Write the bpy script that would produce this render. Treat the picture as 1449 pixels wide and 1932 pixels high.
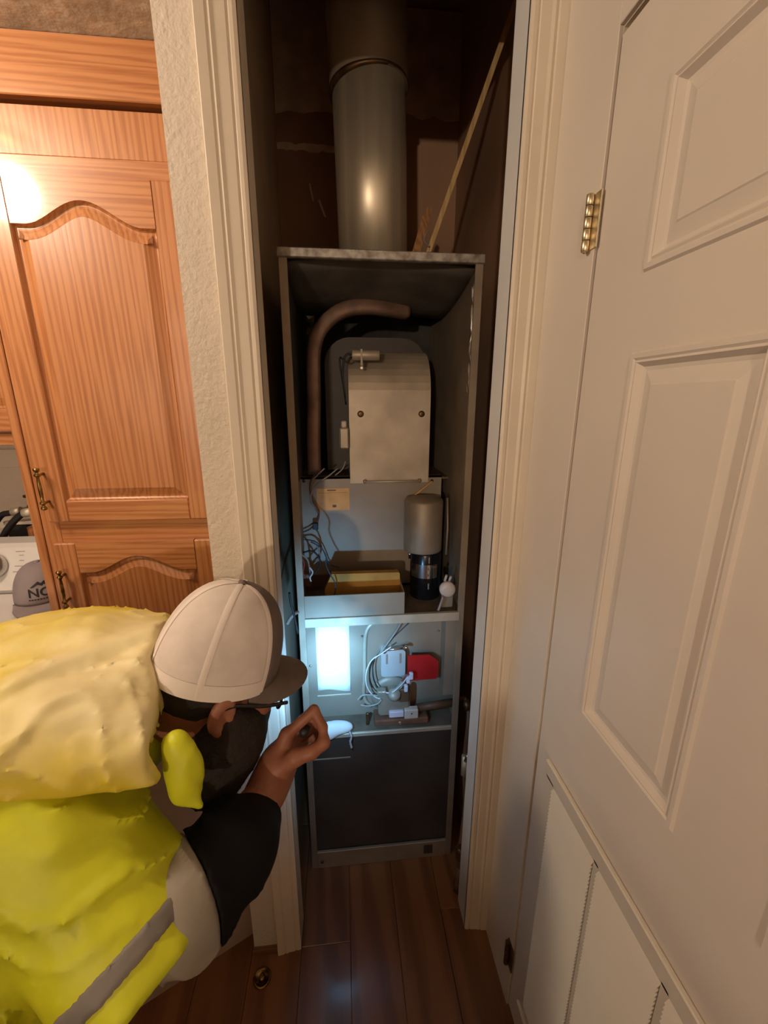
import bpy, math, random
import numpy as np
from mathutils import Vector, Matrix

for o in list(bpy.data.objects):
    bpy.data.objects.remove(o)
scene = bpy.context.scene
COL = scene.collection
random.seed(7)

# ------------------------------------------------------------------ camera
cam_d = bpy.data.cameras.new('camera')
cam = bpy.data.objects.new('camera', cam_d)
COL.objects.link(cam)
cam.location = (0.0, 0.0, 1.59)
YAW, PITCH, ROLL = math.radians(5.76), math.radians(14.85), math.radians(0.124)
fwd = Vector((math.sin(YAW) * math.cos(PITCH), math.cos(YAW) * math.cos(PITCH), -math.sin(PITCH)))
right = Vector((math.cos(YAW), -math.sin(YAW), 0))
up = right.cross(fwd)
r2 = right * math.cos(ROLL) + up * math.sin(ROLL)
u2 = -right * math.sin(ROLL) + up * math.cos(ROLL)
cam.rotation_euler = Matrix((r2, u2, -fwd)).transposed().to_euler()
cam_d.sensor_fit = 'HORIZONTAL'
cam_d.sensor_width = 36.0
cam_d.lens = 36.0 * 788.1 / 1449.0
cam_d.clip_start = 0.02
scene.camera = cam

# ------------------------------------------------------------------ world, lights, exposure
scene.view_settings.view_transform = 'Standard'
scene.view_settings.look = 'None'
scene.view_settings.gamma = 1.0
scene.view_settings.use_curve_mapping = False
scene.view_settings.exposure = 0.0
world = bpy.data.worlds.new('world')
scene.world = world
world.use_nodes = True
world.node_tree.nodes['Background'].inputs[0].default_value = (1.0, 0.78, 0.58, 1)
world.node_tree.nodes['Background'].inputs[1].default_value = 0.035


def lamp_light(name, kind, loc, energy, color, radius, parent=None):
    d = bpy.data.lights.new(name, kind)
    d.energy = energy
    d.color = color
    if kind in ('POINT', 'SPOT'):
        d.shadow_soft_size = radius
    o = bpy.data.objects.new(name, d)
    COL.objects.link(o)
    o.location = loc
    if parent:
        o.parent = parent
        o.matrix_parent_inverse = parent.matrix_world.inverted()
    return o


CEIL_LAMP = (-1.13, 0.57, 2.29)      # ceiling globe over the laundry alcove
FAR_LAMP = (-1.26, -4.0, 1.74)       # lamp standing in the room behind
CEIL_W, FAR_W, TORCH_W = 36.0, 235.0, 38.0
WARM = (1.0, 0.81, 0.615)


# ------------------------------------------------------------------ materials
MATS = {}


def nodes_of(m):
    m.use_nodes = True
    nt = m.node_tree
    return nt, nt.nodes['Principled BSDF']


def add_bump(nt, bsdf, coord, scale, strength, dist=0.002, detail=3.0, vec=None):
    n = nt.nodes.new('ShaderNodeTexNoise')
    n.inputs['Scale'].default_value = scale
    n.inputs['Detail'].default_value = detail
    nt.links.new(vec if vec else coord.outputs['Object'], n.inputs['Vector'])
    b = nt.nodes.new('ShaderNodeBump')
    b.inputs['Strength'].default_value = strength
    b.inputs['Distance'].default_value = dist
    nt.links.new(n.outputs['Fac'], b.inputs['Height'])
    nt.links.new(b.outputs['Normal'], bsdf.inputs['Normal'])
    return n


def mat(name, col, rough=0.6, metal=0.0, var=0.0, vscale=8.0, bump=0.0, bscale=200.0, bdist=0.002, col2=None, lo=0.35, hi=0.65, coat=0.0, spec=None, rvar=0.0, emit=None):
    if name in MATS:
        return MATS[name]
    m = bpy.data.materials.new(name)
    nt, b = nodes_of(m)
    b.inputs['Base Color'].default_value = (*col, 1)
    b.inputs['Roughness'].default_value = rough
    b.inputs['Metallic'].default_value = metal
    if spec is not None:
        b.inputs['Specular IOR Level'].default_value = spec
    if coat:
        b.inputs['Coat Weight'].default_value = coat
        b.inputs['Coat Roughness'].default_value = 0.12
    tc = nt.nodes.new('ShaderNodeTexCoord')
    n = nt.nodes.new('ShaderNodeTexNoise')
    n.inputs['Scale'].default_value = vscale
    n.inputs['Detail'].default_value = 5.0
    nt.links.new(tc.outputs['Object'], n.inputs['Vector'])
    r = nt.nodes.new('ShaderNodeValToRGB')
    c2 = col2 if col2 else tuple(c * (1 - var) for c in col)
    c1 = col if col2 else tuple(min(1, c * (1 + var * 0.5)) for c in col)
    r.color_ramp.elements[0].position = lo
    r.color_ramp.elements[1].position = hi
    r.color_ramp.elements[0].color = (*c2, 1)
    r.color_ramp.elements[1].color = (*c1, 1)
    nt.links.new(n.outputs['Fac'], r.inputs['Fac'])
    nt.links.new(r.outputs['Color'], b.inputs['Base Color'])
    if rvar:
        mr = nt.nodes.new('ShaderNodeMapRange')
        mr.inputs['To Min'].default_value = max(0.02, rough - rvar)
        mr.inputs['To Max'].default_value = rough + rvar
        nt.links.new(n.outputs['Fac'], mr.inputs['Value'])
        nt.links.new(mr.outputs['Result'], b.inputs['Roughness'])
    if bump:
        add_bump(nt, b, tc, bscale, bump, bdist)
    if emit:
        b.inputs['Emission Color'].default_value = (*emit[:3], 1)
        b.inputs['Emission Strength'].default_value = emit[3]
    MATS[name] = m
    return m


def wood(name, light, dark, axis, rough=0.35, ring=40.0, coat=0.7, stretch=0.028, fine=0.62, spread=0.0):
    """oak style wood: stretched wave rings plus fine pores, grain along axis"""
    m = bpy.data.materials.new(name)
    nt, b = nodes_of(m)
    L = nt.links
    tc = nt.nodes.new('ShaderNodeTexCoord')
    oi = nt.nodes.new('ShaderNodeObjectInfo')
    mul = nt.nodes.new('ShaderNodeVectorMath')
    mul.operation = 'SCALE'
    mul.inputs[0].default_value = (3.7, 1.9, 5.3)
    L.new(oi.outputs['Random'], mul.inputs['Scale'])
    add = nt.nodes.new('ShaderNodeVectorMath')
    L.new(tc.outputs['Object'], add.inputs[0])
    L.new(mul.outputs[0], add.inputs[1])
    mp = nt.nodes.new('ShaderNodeMapping')
    s = [1.0, 1.0, 1.0]
    s['xyz'.index(axis)] = stretch
    mp.inputs['Scale'].default_value = s
    L.new(add.outputs[0], mp.inputs['Vector'])
    w = nt.nodes.new('ShaderNodeTexWave')
    w.wave_type = 'BANDS'
    w.bands_direction = 'DIAGONAL'
    w.inputs['Scale'].default_value = ring
    w.inputs['Distortion'].default_value = 7.0
    w.inputs['Detail'].default_value = 2.5
    w.inputs['Detail Scale'].default_value = 1.3
    L.new(mp.outputs[0], w.inputs['Vector'])
    mp2 = nt.nodes.new('ShaderNodeMapping')
    s2 = [260.0, 260.0, 260.0]
    s2['xyz'.index(axis)] = 9.0
    mp2.inputs['Scale'].default_value = s2
    L.new(add.outputs[0], mp2.inputs['Vector'])
    n = nt.nodes.new('ShaderNodeTexNoise')
    n.inputs['Scale'].default_value = 1.0
    n.inputs['Detail'].default_value = 3.0
    L.new(mp2.outputs[0], n.inputs['Vector'])
    mx = nt.nodes.new('ShaderNodeMix')
    mx.data_type = 'FLOAT'
    mx.inputs[0].default_value = fine
    L.new(w.outputs['Fac'], mx.inputs[2])
    L.new(n.outputs['Fac'], mx.inputs[3])
    r = nt.nodes.new('ShaderNodeValToRGB')
    r.color_ramp.elements[0].position = 0.22
    r.color_ramp.elements[1].position = 0.62
    r.color_ramp.elements[0].color = (*dark, 1)
    r.color_ramp.elements[1].color = (*light, 1)
    L.new(mx.outputs[0], r.inputs['Fac'])
    out = r.outputs['Color']
    if spread:
        hsv = nt.nodes.new('ShaderNodeHueSaturation')
        mr = nt.nodes.new('ShaderNodeMapRange')
        mr.inputs['To Min'].default_value = 1 - spread
        mr.inputs['To Max'].default_value = 1 + spread
        L.new(oi.outputs['Random'], mr.inputs['Value'])
        L.new(mr.outputs['Result'], hsv.inputs['Value'])
        L.new(out, hsv.inputs['Color'])
        out = hsv.outputs['Color']
    L.new(out, b.inputs['Base Color'])
    b.inputs['Roughness'].default_value = rough
    b.inputs['Coat Weight'].default_value = coat
    b.inputs['Coat Roughness'].default_value = 0.10
    bp = nt.nodes.new('ShaderNodeBump')
    bp.inputs['Strength'].default_value = 0.25
    bp.inputs['Distance'].default_value = 0.0006
    L.new(mx.outputs[0], bp.inputs['Height'])
    L.new(bp.outputs['Normal'], b.inputs['Normal'])
    MATS[name] = m
    return m


M_WALL = mat('wall_paint', (0.64, 0.56, 0.47), 0.75, var=0.05, vscale=5, bump=0.55, bscale=110, bdist=0.004)
M_CEIL = mat('ceiling_texture', (0.58, 0.51, 0.42), 0.9, var=0.25, vscale=22, bump=0.6, bscale=45, bdist=0.004)
M_DIMWALL = wood('bounce_damping_brown', (0.15, 0.085, 0.045), (0.09, 0.05, 0.026), 'z', rough=0.6, coat=0.0)  # dark finish made up for the unseen walls to cut bounced light
M_TRIM = mat('trim_paint', (0.68, 0.59, 0.48), 0.42, var=0.05, vscale=6, bump=0.12, bscale=40, bdist=0.001)
M_DOOR = mat('door_paint', (0.66, 0.58, 0.50), 0.5, var=0.04, vscale=4, bump=0.12, bscale=60, bdist=0.001)
M_GRILLE = mat('grille_paint', (0.66, 0.59, 0.49), 0.45, var=0.03)
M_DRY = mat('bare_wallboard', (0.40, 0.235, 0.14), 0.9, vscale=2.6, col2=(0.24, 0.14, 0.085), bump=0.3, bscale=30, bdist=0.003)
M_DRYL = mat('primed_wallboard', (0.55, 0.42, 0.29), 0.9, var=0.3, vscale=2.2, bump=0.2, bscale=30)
M_MUD = mat('joint_compound', (0.70, 0.55, 0.42), 0.85, var=0.2, vscale=14, bump=0.5, bscale=60)
OAK_L, OAK_D = (0.50, 0.215, 0.085), (0.35, 0.125, 0.042)
M_OAKV = wood('oak_vertical', OAK_L, OAK_D, 'z')
M_OAKH = wood('oak_horizontal', OAK_L, OAK_D, 'x')
M_FLOOR = wood('floor_planks', (0.26, 0.105, 0.038), (0.17, 0.062, 0.02), 'y', rough=0.30, ring=7, coat=0.3, stretch=0.08, fine=0.45, spread=0.16)
M_SHOE = wood('brown_shoe_moulding', (0.20, 0.085, 0.035), (0.11, 0.045, 0.02), 'x')
M_STICK = wood('raw_pine', (0.55, 0.39, 0.18), (0.42, 0.27, 0.11), 'z', rough=0.7, coat=0)
M_SHARD = wood('split_wood', (0.42, 0.22, 0.09), (0.26, 0.12, 0.045), 'z', rough=0.7, coat=0)
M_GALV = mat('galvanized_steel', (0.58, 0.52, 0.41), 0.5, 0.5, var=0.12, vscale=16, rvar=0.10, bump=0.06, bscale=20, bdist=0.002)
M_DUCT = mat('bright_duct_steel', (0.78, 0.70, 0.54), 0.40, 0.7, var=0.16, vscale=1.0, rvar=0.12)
_n = [n for n in M_DUCT.node_tree.nodes if n.type == 'TEX_NOISE'][0]
_mp = M_DUCT.node_tree.nodes.new('ShaderNodeMapping')      # brushed streaks along the pipe
_mp.inputs['Scale'].default_value = (26.0, 26.0, 0.9)
_c = [n for n in M_DUCT.node_tree.nodes if n.type == 'TEX_COORD'][0]
M_DUCT.node_tree.links.new(_c.outputs['Object'], _mp.inputs['Vector'])
M_DUCT.node_tree.links.new(_mp.outputs[0], _n.inputs['Vector'])
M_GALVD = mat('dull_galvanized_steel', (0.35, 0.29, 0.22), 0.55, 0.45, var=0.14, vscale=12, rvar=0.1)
M_RUSTY = mat('stained_galvanized_edge', (0.48, 0.46, 0.42), 0.5, 0.6, vscale=46, col2=(0.22, 0.19, 0.16))
M_PANEL = mat('grey_furnace_paint', (0.32, 0.265, 0.205), 0.5, 0.25, var=0.14, vscale=7)
M_BLOW = mat('dusty_blower_steel', (0.52, 0.445, 0.345), 0.48, 0.4, var=0.22, vscale=9, bump=0.08, bscale=15)
M_LOWP = mat('dark_grey_panel', (0.062, 0.051, 0.043), 0.55, 0.2, var=0.25, vscale=6)
M_SOOT = mat('dark_liner', (0.05, 0.046, 0.04), 0.85, var=0.4, vscale=12)
M_INSUL = mat('grey_duct_liner', (0.12, 0.105, 0.088), 0.8, var=0.35, vscale=10, bump=0.3, bscale=60)
M_COPPER = mat('brown_vent_tube', (0.28, 0.175, 0.125), 0.45, 0.4, var=0.35, vscale=14, bump=0.1, bscale=60)
M_BLACK = mat('gloss_black_paint', (0.006, 0.006, 0.007), 0.22, var=0.2)
M_RUBBER = mat('black_rubber', (0.012, 0.011, 0.012), 0.5, var=0.3)
M_WIREG = mat('grey_wire', (0.28, 0.26, 0.24), 0.5, var=0.1)
M_WIREW = mat('white_wire', (0.62, 0.62, 0.60), 0.45, var=0.1)
M_WIREB = mat('blue_wire', (0.03, 0.05, 0.11), 0.45, var=0.1)
M_WIREN = mat('brown_wire', (0.12, 0.06, 0.03), 0.5, var=0.1)
M_WIRER = mat('red_wire', (0.28, 0.03, 0.02), 0.5, var=0.1)
M_CHROME = mat('bright_metal', (0.75, 0.73, 0.70), 0.2, 1.0, var=0.05)
M_BRASS = mat('antique_brass', (0.42, 0.28, 0.10), 0.28, 1.0, vscale=60, col2=(0.13, 0.075, 0.03))
M_HINGE = mat('polished_brass', (0.74, 0.63, 0.44), 0.36, 1.0, var=0.15, vscale=40)
M_BRONZE = mat('worn_bronze', (0.16, 0.09, 0.04), 0.45, 0.8, var=0.4, vscale=40)
M_TAN = mat('tan_label', (0.70, 0.42, 0.17), 0.6, var=0.12, vscale=30)
M_INK = mat('label_ink', (0.12, 0.07, 0.04), 0.6, var=0.1)
M_INKW = mat('grey_print', (0.36, 0.34, 0.36), 0.6, var=0.1)
M_OCHRE = mat('ochre_board', (0.46, 0.24, 0.045), 0.75, var=0.22, vscale=14, bump=0.2, bscale=50)
M_PAPER = mat('white_paper', (0.80, 0.82, 0.80), 0.6, var=0.03)
M_RED = mat('red_label', (0.48, 0.008, 0.010), 0.55, var=0.12, vscale=20)
M_VALVE = mat('pale_valve_casting', (0.55, 0.56, 0.56), 0.4, 0.3, var=0.1)
M_DUST = mat('dusty_brown_steel', (0.15, 0.115, 0.082), 0.75, 0.1, var=0.3, vscale=16)
M_JAMB = mat('cool_lit_jamb', (0.64, 0.62, 0.61), 0.4, var=0.04)  # whiter than the trim: bluish light on the right jamb put into colour
M_RUST = mat('rusty_burner_tray', (0.20, 0.085, 0.045), 0.8, var=0.4, vscale=20, bump=0.3, bscale=60)
M_PLASTIC = mat('cream_plastic', (0.62, 0.53, 0.46), 0.35, var=0.06)
M_LILAC = mat('pale_connector', (0.66, 0.58, 0.66), 0.4, var=0.05)
M_FIBRE = mat('white_fibre_pad', (0.74, 0.76, 0.74), 0.9, var=0.1, bump=0.4, bscale=80)
M_FOIL = mat('crumpled_foil', (0.35, 0.33, 0.30), 0.35, 0.9, var=0.1)
M_DOORP = mat('tan_sheet_metal', (0.42, 0.325, 0.25), 0.5, 0.1, var=0.08, vscale=5)
M_WASH = mat('white_enamel', (0.70, 0.68, 0.67), 0.25, var=0.02)
M_KNOB = mat('silver_knob', (0.62, 0.60, 0.58), 0.25, 0.9, var=0.08)
M_CAPG = mat('mauve_grey_twill', (0.27, 0.225, 0.24), 0.9, var=0.08, vscale=20, bump=0.3, bscale=900, bdist=0.0006)
M_LOGO = mat('black_print', (0.012, 0.011, 0.012), 0.7, var=0.1)
M_MESH = mat('white_cap_mesh', (0.70, 0.62, 0.57), 0.85, var=0.07, vscale=30, bump=0.35, bscale=1100, bdist=0.0006)
M_SEAM = mat('white_seam_tape', (0.78, 0.70, 0.64), 0.8, var=0.04, bump=0.2, bscale=900, bdist=0.0005)
M_CAPF = mat('brown_grey_twill', (0.15, 0.115, 0.10), 0.85, var=0.1, vscale=40, bump=0.3, bscale=900, bdist=0.0006)
M_SKIN = mat('skin', (0.33, 0.135, 0.08), 0.55, vscale=26, col2=(0.26, 0.09, 0.05), bump=0.15, bscale=260, bdist=0.0008)
M_HAIR = mat('dark_brown_hair', (0.018, 0.010, 0.006), 0.8, var=0.4, vscale=60, bump=0.7, bscale=180, bdist=0.003)
M_FRAME = mat('black_glasses', (0.012, 0.011, 0.011), 0.25, var=0.1)
M_HIVIS = mat('hi_vis_yellow', (0.58, 0.60, 0.012), 0.55, var=0.14, vscale=9, bump=0.25, bscale=26, bdist=0.004)
M_CREAM = mat('cream_ochre_shading', (0.82, 0.72, 0.40), 0.55, vscale=5.0, col2=(0.66, 0.52, 0.035), lo=0.40, hi=0.66, bump=0.22, bscale=34, bdist=0.004)
_nt = M_CREAM.node_tree      # light and shade painted in: cream on the crown, ochre towards the lower border
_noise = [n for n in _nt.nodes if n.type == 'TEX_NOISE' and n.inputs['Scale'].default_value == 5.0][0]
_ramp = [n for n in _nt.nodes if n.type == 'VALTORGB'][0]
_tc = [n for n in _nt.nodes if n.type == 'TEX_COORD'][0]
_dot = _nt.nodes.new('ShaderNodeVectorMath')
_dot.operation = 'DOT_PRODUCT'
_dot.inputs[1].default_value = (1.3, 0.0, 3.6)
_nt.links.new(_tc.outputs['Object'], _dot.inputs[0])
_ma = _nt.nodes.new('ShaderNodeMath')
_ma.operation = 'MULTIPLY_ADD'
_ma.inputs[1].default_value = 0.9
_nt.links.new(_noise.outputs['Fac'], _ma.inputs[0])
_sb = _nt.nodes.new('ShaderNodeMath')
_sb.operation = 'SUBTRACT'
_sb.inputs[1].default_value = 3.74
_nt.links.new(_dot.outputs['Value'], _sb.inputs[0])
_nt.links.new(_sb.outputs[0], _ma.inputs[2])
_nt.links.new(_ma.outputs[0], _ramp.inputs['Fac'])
M_REFL = mat('grey_reflective_tape', (0.21, 0.185, 0.165), 0.6, 0.05, var=0.15, vscale=24)
M_SLEEVE = mat('pale_grey_sleeve', (0.29, 0.255, 0.205), 0.6, var=0.25, vscale=10, bump=0.3, bscale=30, bdist=0.004)
M_CUFF = mat('black_sleeve', (0.0022, 0.002, 0.0028), 0.75, spec=0.2, var=0.3, bump=0.2, bscale=40)
M_DENIM = mat('dark_work_trousers', (0.035, 0.04, 0.055), 0.85, var=0.2)
M_BOOT = mat('brown_boot_leather', (0.09, 0.05, 0.03), 0.6, var=0.2)
M_GLASS = mat('lamp_glass', (0.9, 0.85, 0.75), 0.4, emit=(1.0, 0.8, 0.58, 3.0))
M_LENS = mat('torch_lens', (0.9, 0.95, 1.0), 0.2, emit=(0.75, 0.9, 1.0, 8.0))


# ------------------------------------------------------------------ object helpers
def props(o, label=None, cat=None, group=None, kind=None):
    if label:
        o['label'] = label
    if cat:
        o['category'] = cat
    if group:
        o['group'] = group
    if kind:
        o['kind'] = kind
    return o


def thing(name, loc, label, cat, group=None):
    o = bpy.data.objects.new(name, None)
    o.empty_display_size = 0.05
    COL.objects.link(o)
    o.location = loc
    o.matrix_world = Matrix.Translation(loc)
    return props(o, label, cat, group)


def link(name, me, parent=None, loc=None):
    o = bpy.data.objects.new(name, me)
    COL.objects.link(o)
    if loc is not None:
        o.location = loc
    if parent is not None:
        o.parent = parent      # roots and parts are pure translations, meshes stay in world coordinates
        o.matrix_parent_inverse = Matrix.Translation(-parent.location)
    return o


class MB:
    def __init__(self):
        self.v = []
        self.f = []
        self.s = []

    def add(self, vs, fs, smooth=False):
        n = len(self.v)
        self.v += [tuple(map(float, p)) for p in vs]
        self.f += [tuple(i + n for i in q) for q in fs]
        self.s += [smooth] * len(fs)
        return self

    def box(self, lo, hi):
        x0, y0, z0 = lo
        x1, y1, z1 = hi
        return self.add([(x0, y0, z0), (x1, y0, z0), (x1, y1, z0), (x0, y1, z0), (x0, y0, z1), (x1, y0, z1), (x1, y1, z1), (x0, y1, z1)],
                        [(0, 3, 2, 1), (4, 5, 6, 7), (0, 1, 5, 4), (1, 2, 6, 5), (2, 3, 7, 6), (3, 0, 4, 7)])

    def bbox(self, lo, hi, b=0.003):
        """box with chamfered edges"""
        c = [(l + h) / 2 for l, h in zip(lo, hi)]
        e = [abs(h - l) / 2 for l, h in zip(lo, hi)]
        b = min([b] + [x * 0.45 for x in e])
        vs, idx = [], {}
        for ax in range(3):
            for sx in (-1, 1):
                for sy in (-1, 1):
                    for sz in (-1, 1):
                        s = (sx, sy, sz)
                        p = [c[i] + s[i] * (e[i] - (0 if i == ax else b)) for i in range(3)]
                        idx[(ax, s)] = len(vs)
                        vs.append(p)
        fs = []
        for ax in range(3):
            a, d = [i for i in range(3) if i != ax]
            for sg in (-1, 1):
                q = []
                for sa, sd in ((-1, -1), (1, -1), (1, 1), (-1, 1)):
                    s = [0, 0, 0]
                    s[ax], s[a], s[d] = sg, sa, sd
                    q.append(idx[(ax, tuple(s))])
                fs.append(tuple(q))
        for ax in range(3):
            a, d = [i for i in range(3) if i != ax]
            for sa in (-1, 1):
                for sd in (-1, 1):
                    q = []
                    for f_, sg in ((a, -1), (a, 1), (d, 1), (d, -1)):
                        s = [0, 0, 0]
                        s[ax], s[a], s[d] = sg, sa, sd
                        q.append(idx[(f_, tuple(s))])
                    fs.append(tuple(q))
        for sx in (-1, 1):
            for sy in (-1, 1):
                for sz in (-1, 1):
                    fs.append(tuple(idx[(ax, (sx, sy, sz))] for ax in range(3)))
        return self.add(vs, fs)

    def prism(self, poly, axis, a, b, smooth=False):
        """extrude a 2D polygon along axis; poly coords are the other two axes in order"""
        o = [i for i in range(3) if i != axis]
        vs = []
        for t in (a, b):
            for p in poly:
                q = [0, 0, 0]
                q[axis] = t
                q[o[0]], q[o[1]] = p
                vs.append(q)
        n = len(poly)
        self.add(vs, [tuple(range(n))[::-1], tuple(range(n, 2 * n))])
        m = len(self.v) - 2 * n
        for i in range(n):
            j = (i + 1) % n
            self.f.append((m + i, m + j, m + n + j, m + n + i))
            self.s.append(smooth)
        return self

    def tube(self, path, r, seg=10, caps=True, section=None, up0=None, closed=False):
        P = [Vector(p) for p in path]
        n = len(P)
        R = r if isinstance(r, (list, tuple)) else [r] * n
        if closed:
            T = [(P[(i + 1) % n] - P[i - 1]).normalized() for i in range(n)]
        else:
            T = [(P[min(i + 1, n - 1)] - P[max(i - 1, 0)]).normalized() for i in range(n)]
        u = Vector(up0) if up0 else (Vector((0, 0, 1)) if abs(T[0].z) < 0.9 else Vector((1, 0, 0)))
        vs = []
        sec = section or [(math.cos(2 * math.pi * k / seg), math.sin(2 * math.pi * k / seg)) for k in range(seg)]
        k_ = len(sec)
        for i in range(n):
            u = (u - T[i] * u.dot(T[i])).normalized()
            w = T[i].cross(u)
            for a, b in sec:
                vs.append(P[i] + (u * a + w * b) * R[i])
        fs = []
        last = n if closed else n - 1
        for i in range(last):
            for k in range(k_):
                a, b = i * k_ + k, i * k_ + (k + 1) % k_
                c, d = ((i + 1) % n) * k_ + (k + 1) % k_, ((i + 1) % n) * k_ + k
                fs.append((a, b, c, d))
        self.add(vs, fs, section is None)
        if caps and not closed:
            m = len(self.v) - len(vs)
            self.f.append(tuple(m + k for k in range(k_))[::-1])
            self.s.append(False)
            self.f.append(tuple(m + (n - 1) * k_ + k for k in range(k_)))
            self.s.append(False)
        return self

    def lathe(self, prof, base, axis=(0, 0, 1), seg=24, smooth=True):
        """prof: list of (radius, height) along axis from base"""
        A = Vector(axis).normalized()
        u = A.orthogonal().normalized()
        w = A.cross(u)
        B = Vector(base)
        vs, fs = [], []
        for r, h in prof:
            for k in range(seg):
                t = 2 * math.pi * k / seg
                vs.append(B + A * h + (u * math.cos(t) + w * math.sin(t)) * r)
        n = len(prof)
        for i in range(n - 1):
            for k in range(seg):
                a, b = i * seg + k, i * seg + (k + 1) % seg
                fs.append((a, b, b + seg, a + seg))
        self.add(vs, fs, smooth)
        m = len(self.v) - len(vs)
        if prof[0][0] > 1e-5:
            self.f.append(tuple(m + k for k in range(seg))[::-1])
            self.s.append(False)
        if prof[-1][0] > 1e-5:
            self.f.append(tuple(m + (n - 1) * seg + k for k in range(seg)))
            self.s.append(False)
        return self

    def mesh(self, name, material, smooth=None):
        me = bpy.data.meshes.new(name)
        me.from_pydata(self.v, [], self.f)
        sm = self.s if smooth is None else [smooth] * len(self.f)
        me.polygons.foreach_set('use_smooth', sm)
        me.materials.append(material)
        me.update()
        fix_normals(me)
        return me

    def build(self, name, material, parent=None, smooth=None, label=None, kind=None):
        o = link(name, self.mesh(name, material, smooth), parent)
        return props(o, label, kind=kind)


def fix_normals(me):
    import bmesh
    bm = bmesh.new()
    bm.from_mesh(me)
    bmesh.ops.recalc_face_normals(bm, faces=bm.faces)
    bm.to_mesh(me)
    bm.free()


def curve_pts(pts, n=8):
    """Catmull-Rom through the points"""
    P = [Vector(p) for p in pts]
    P = [P[0] * 2 - P[1]] + P + [P[-1] * 2 - P[-2]]
    out = []
    for i in range(1, len(P) - 2):
        for k in range(n):
            t = k / n
            a, b, c, d = P[i - 1], P[i], P[i + 1], P[i + 2]
            out.append(0.5 * ((2 * b) + (c - a) * t + (2 * a - 5 * b + 4 * c - d) * t * t + (3 * b - a - 3 * c + d) * t ** 3))
    out.append(P[-2])
    return out


def inset(poly, d):
    """move a counter-clockwise 2D polygon inwards by d with mitred corners"""
    n = len(poly)
    out = []
    for i in range(n):
        p0, p1, p2 = Vector(poly[i - 1]), Vector(poly[i]), Vector(poly[(i + 1) % n])
        e1, e2 = (p1 - p0).normalized(), (p2 - p1).normalized()
        n1, n2 = Vector((-e1.y, e1.x)), Vector((-e2.y, e2.x))
        b = (n1 + n2)
        k = d / max(0.35, (1 + n1.dot(n2)))
        out.append((p1 + b * k)[:])
    return out


def rings(mb, loops, cap=True):
    n = len(loops[0])
    vs = [p for lp in loops for p in lp]
    fs = []
    for i in range(len(loops) - 1):
        for k in range(n):
            j = (k + 1) % n
            fs.append((i * n + k, i * n + j, (i + 1) * n + j, (i + 1) * n + k))
    if cap:
        fs.append(tuple((len(loops) - 1) * n + k for k in range(n)))
    mb.add(vs, fs)
    return mb


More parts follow.
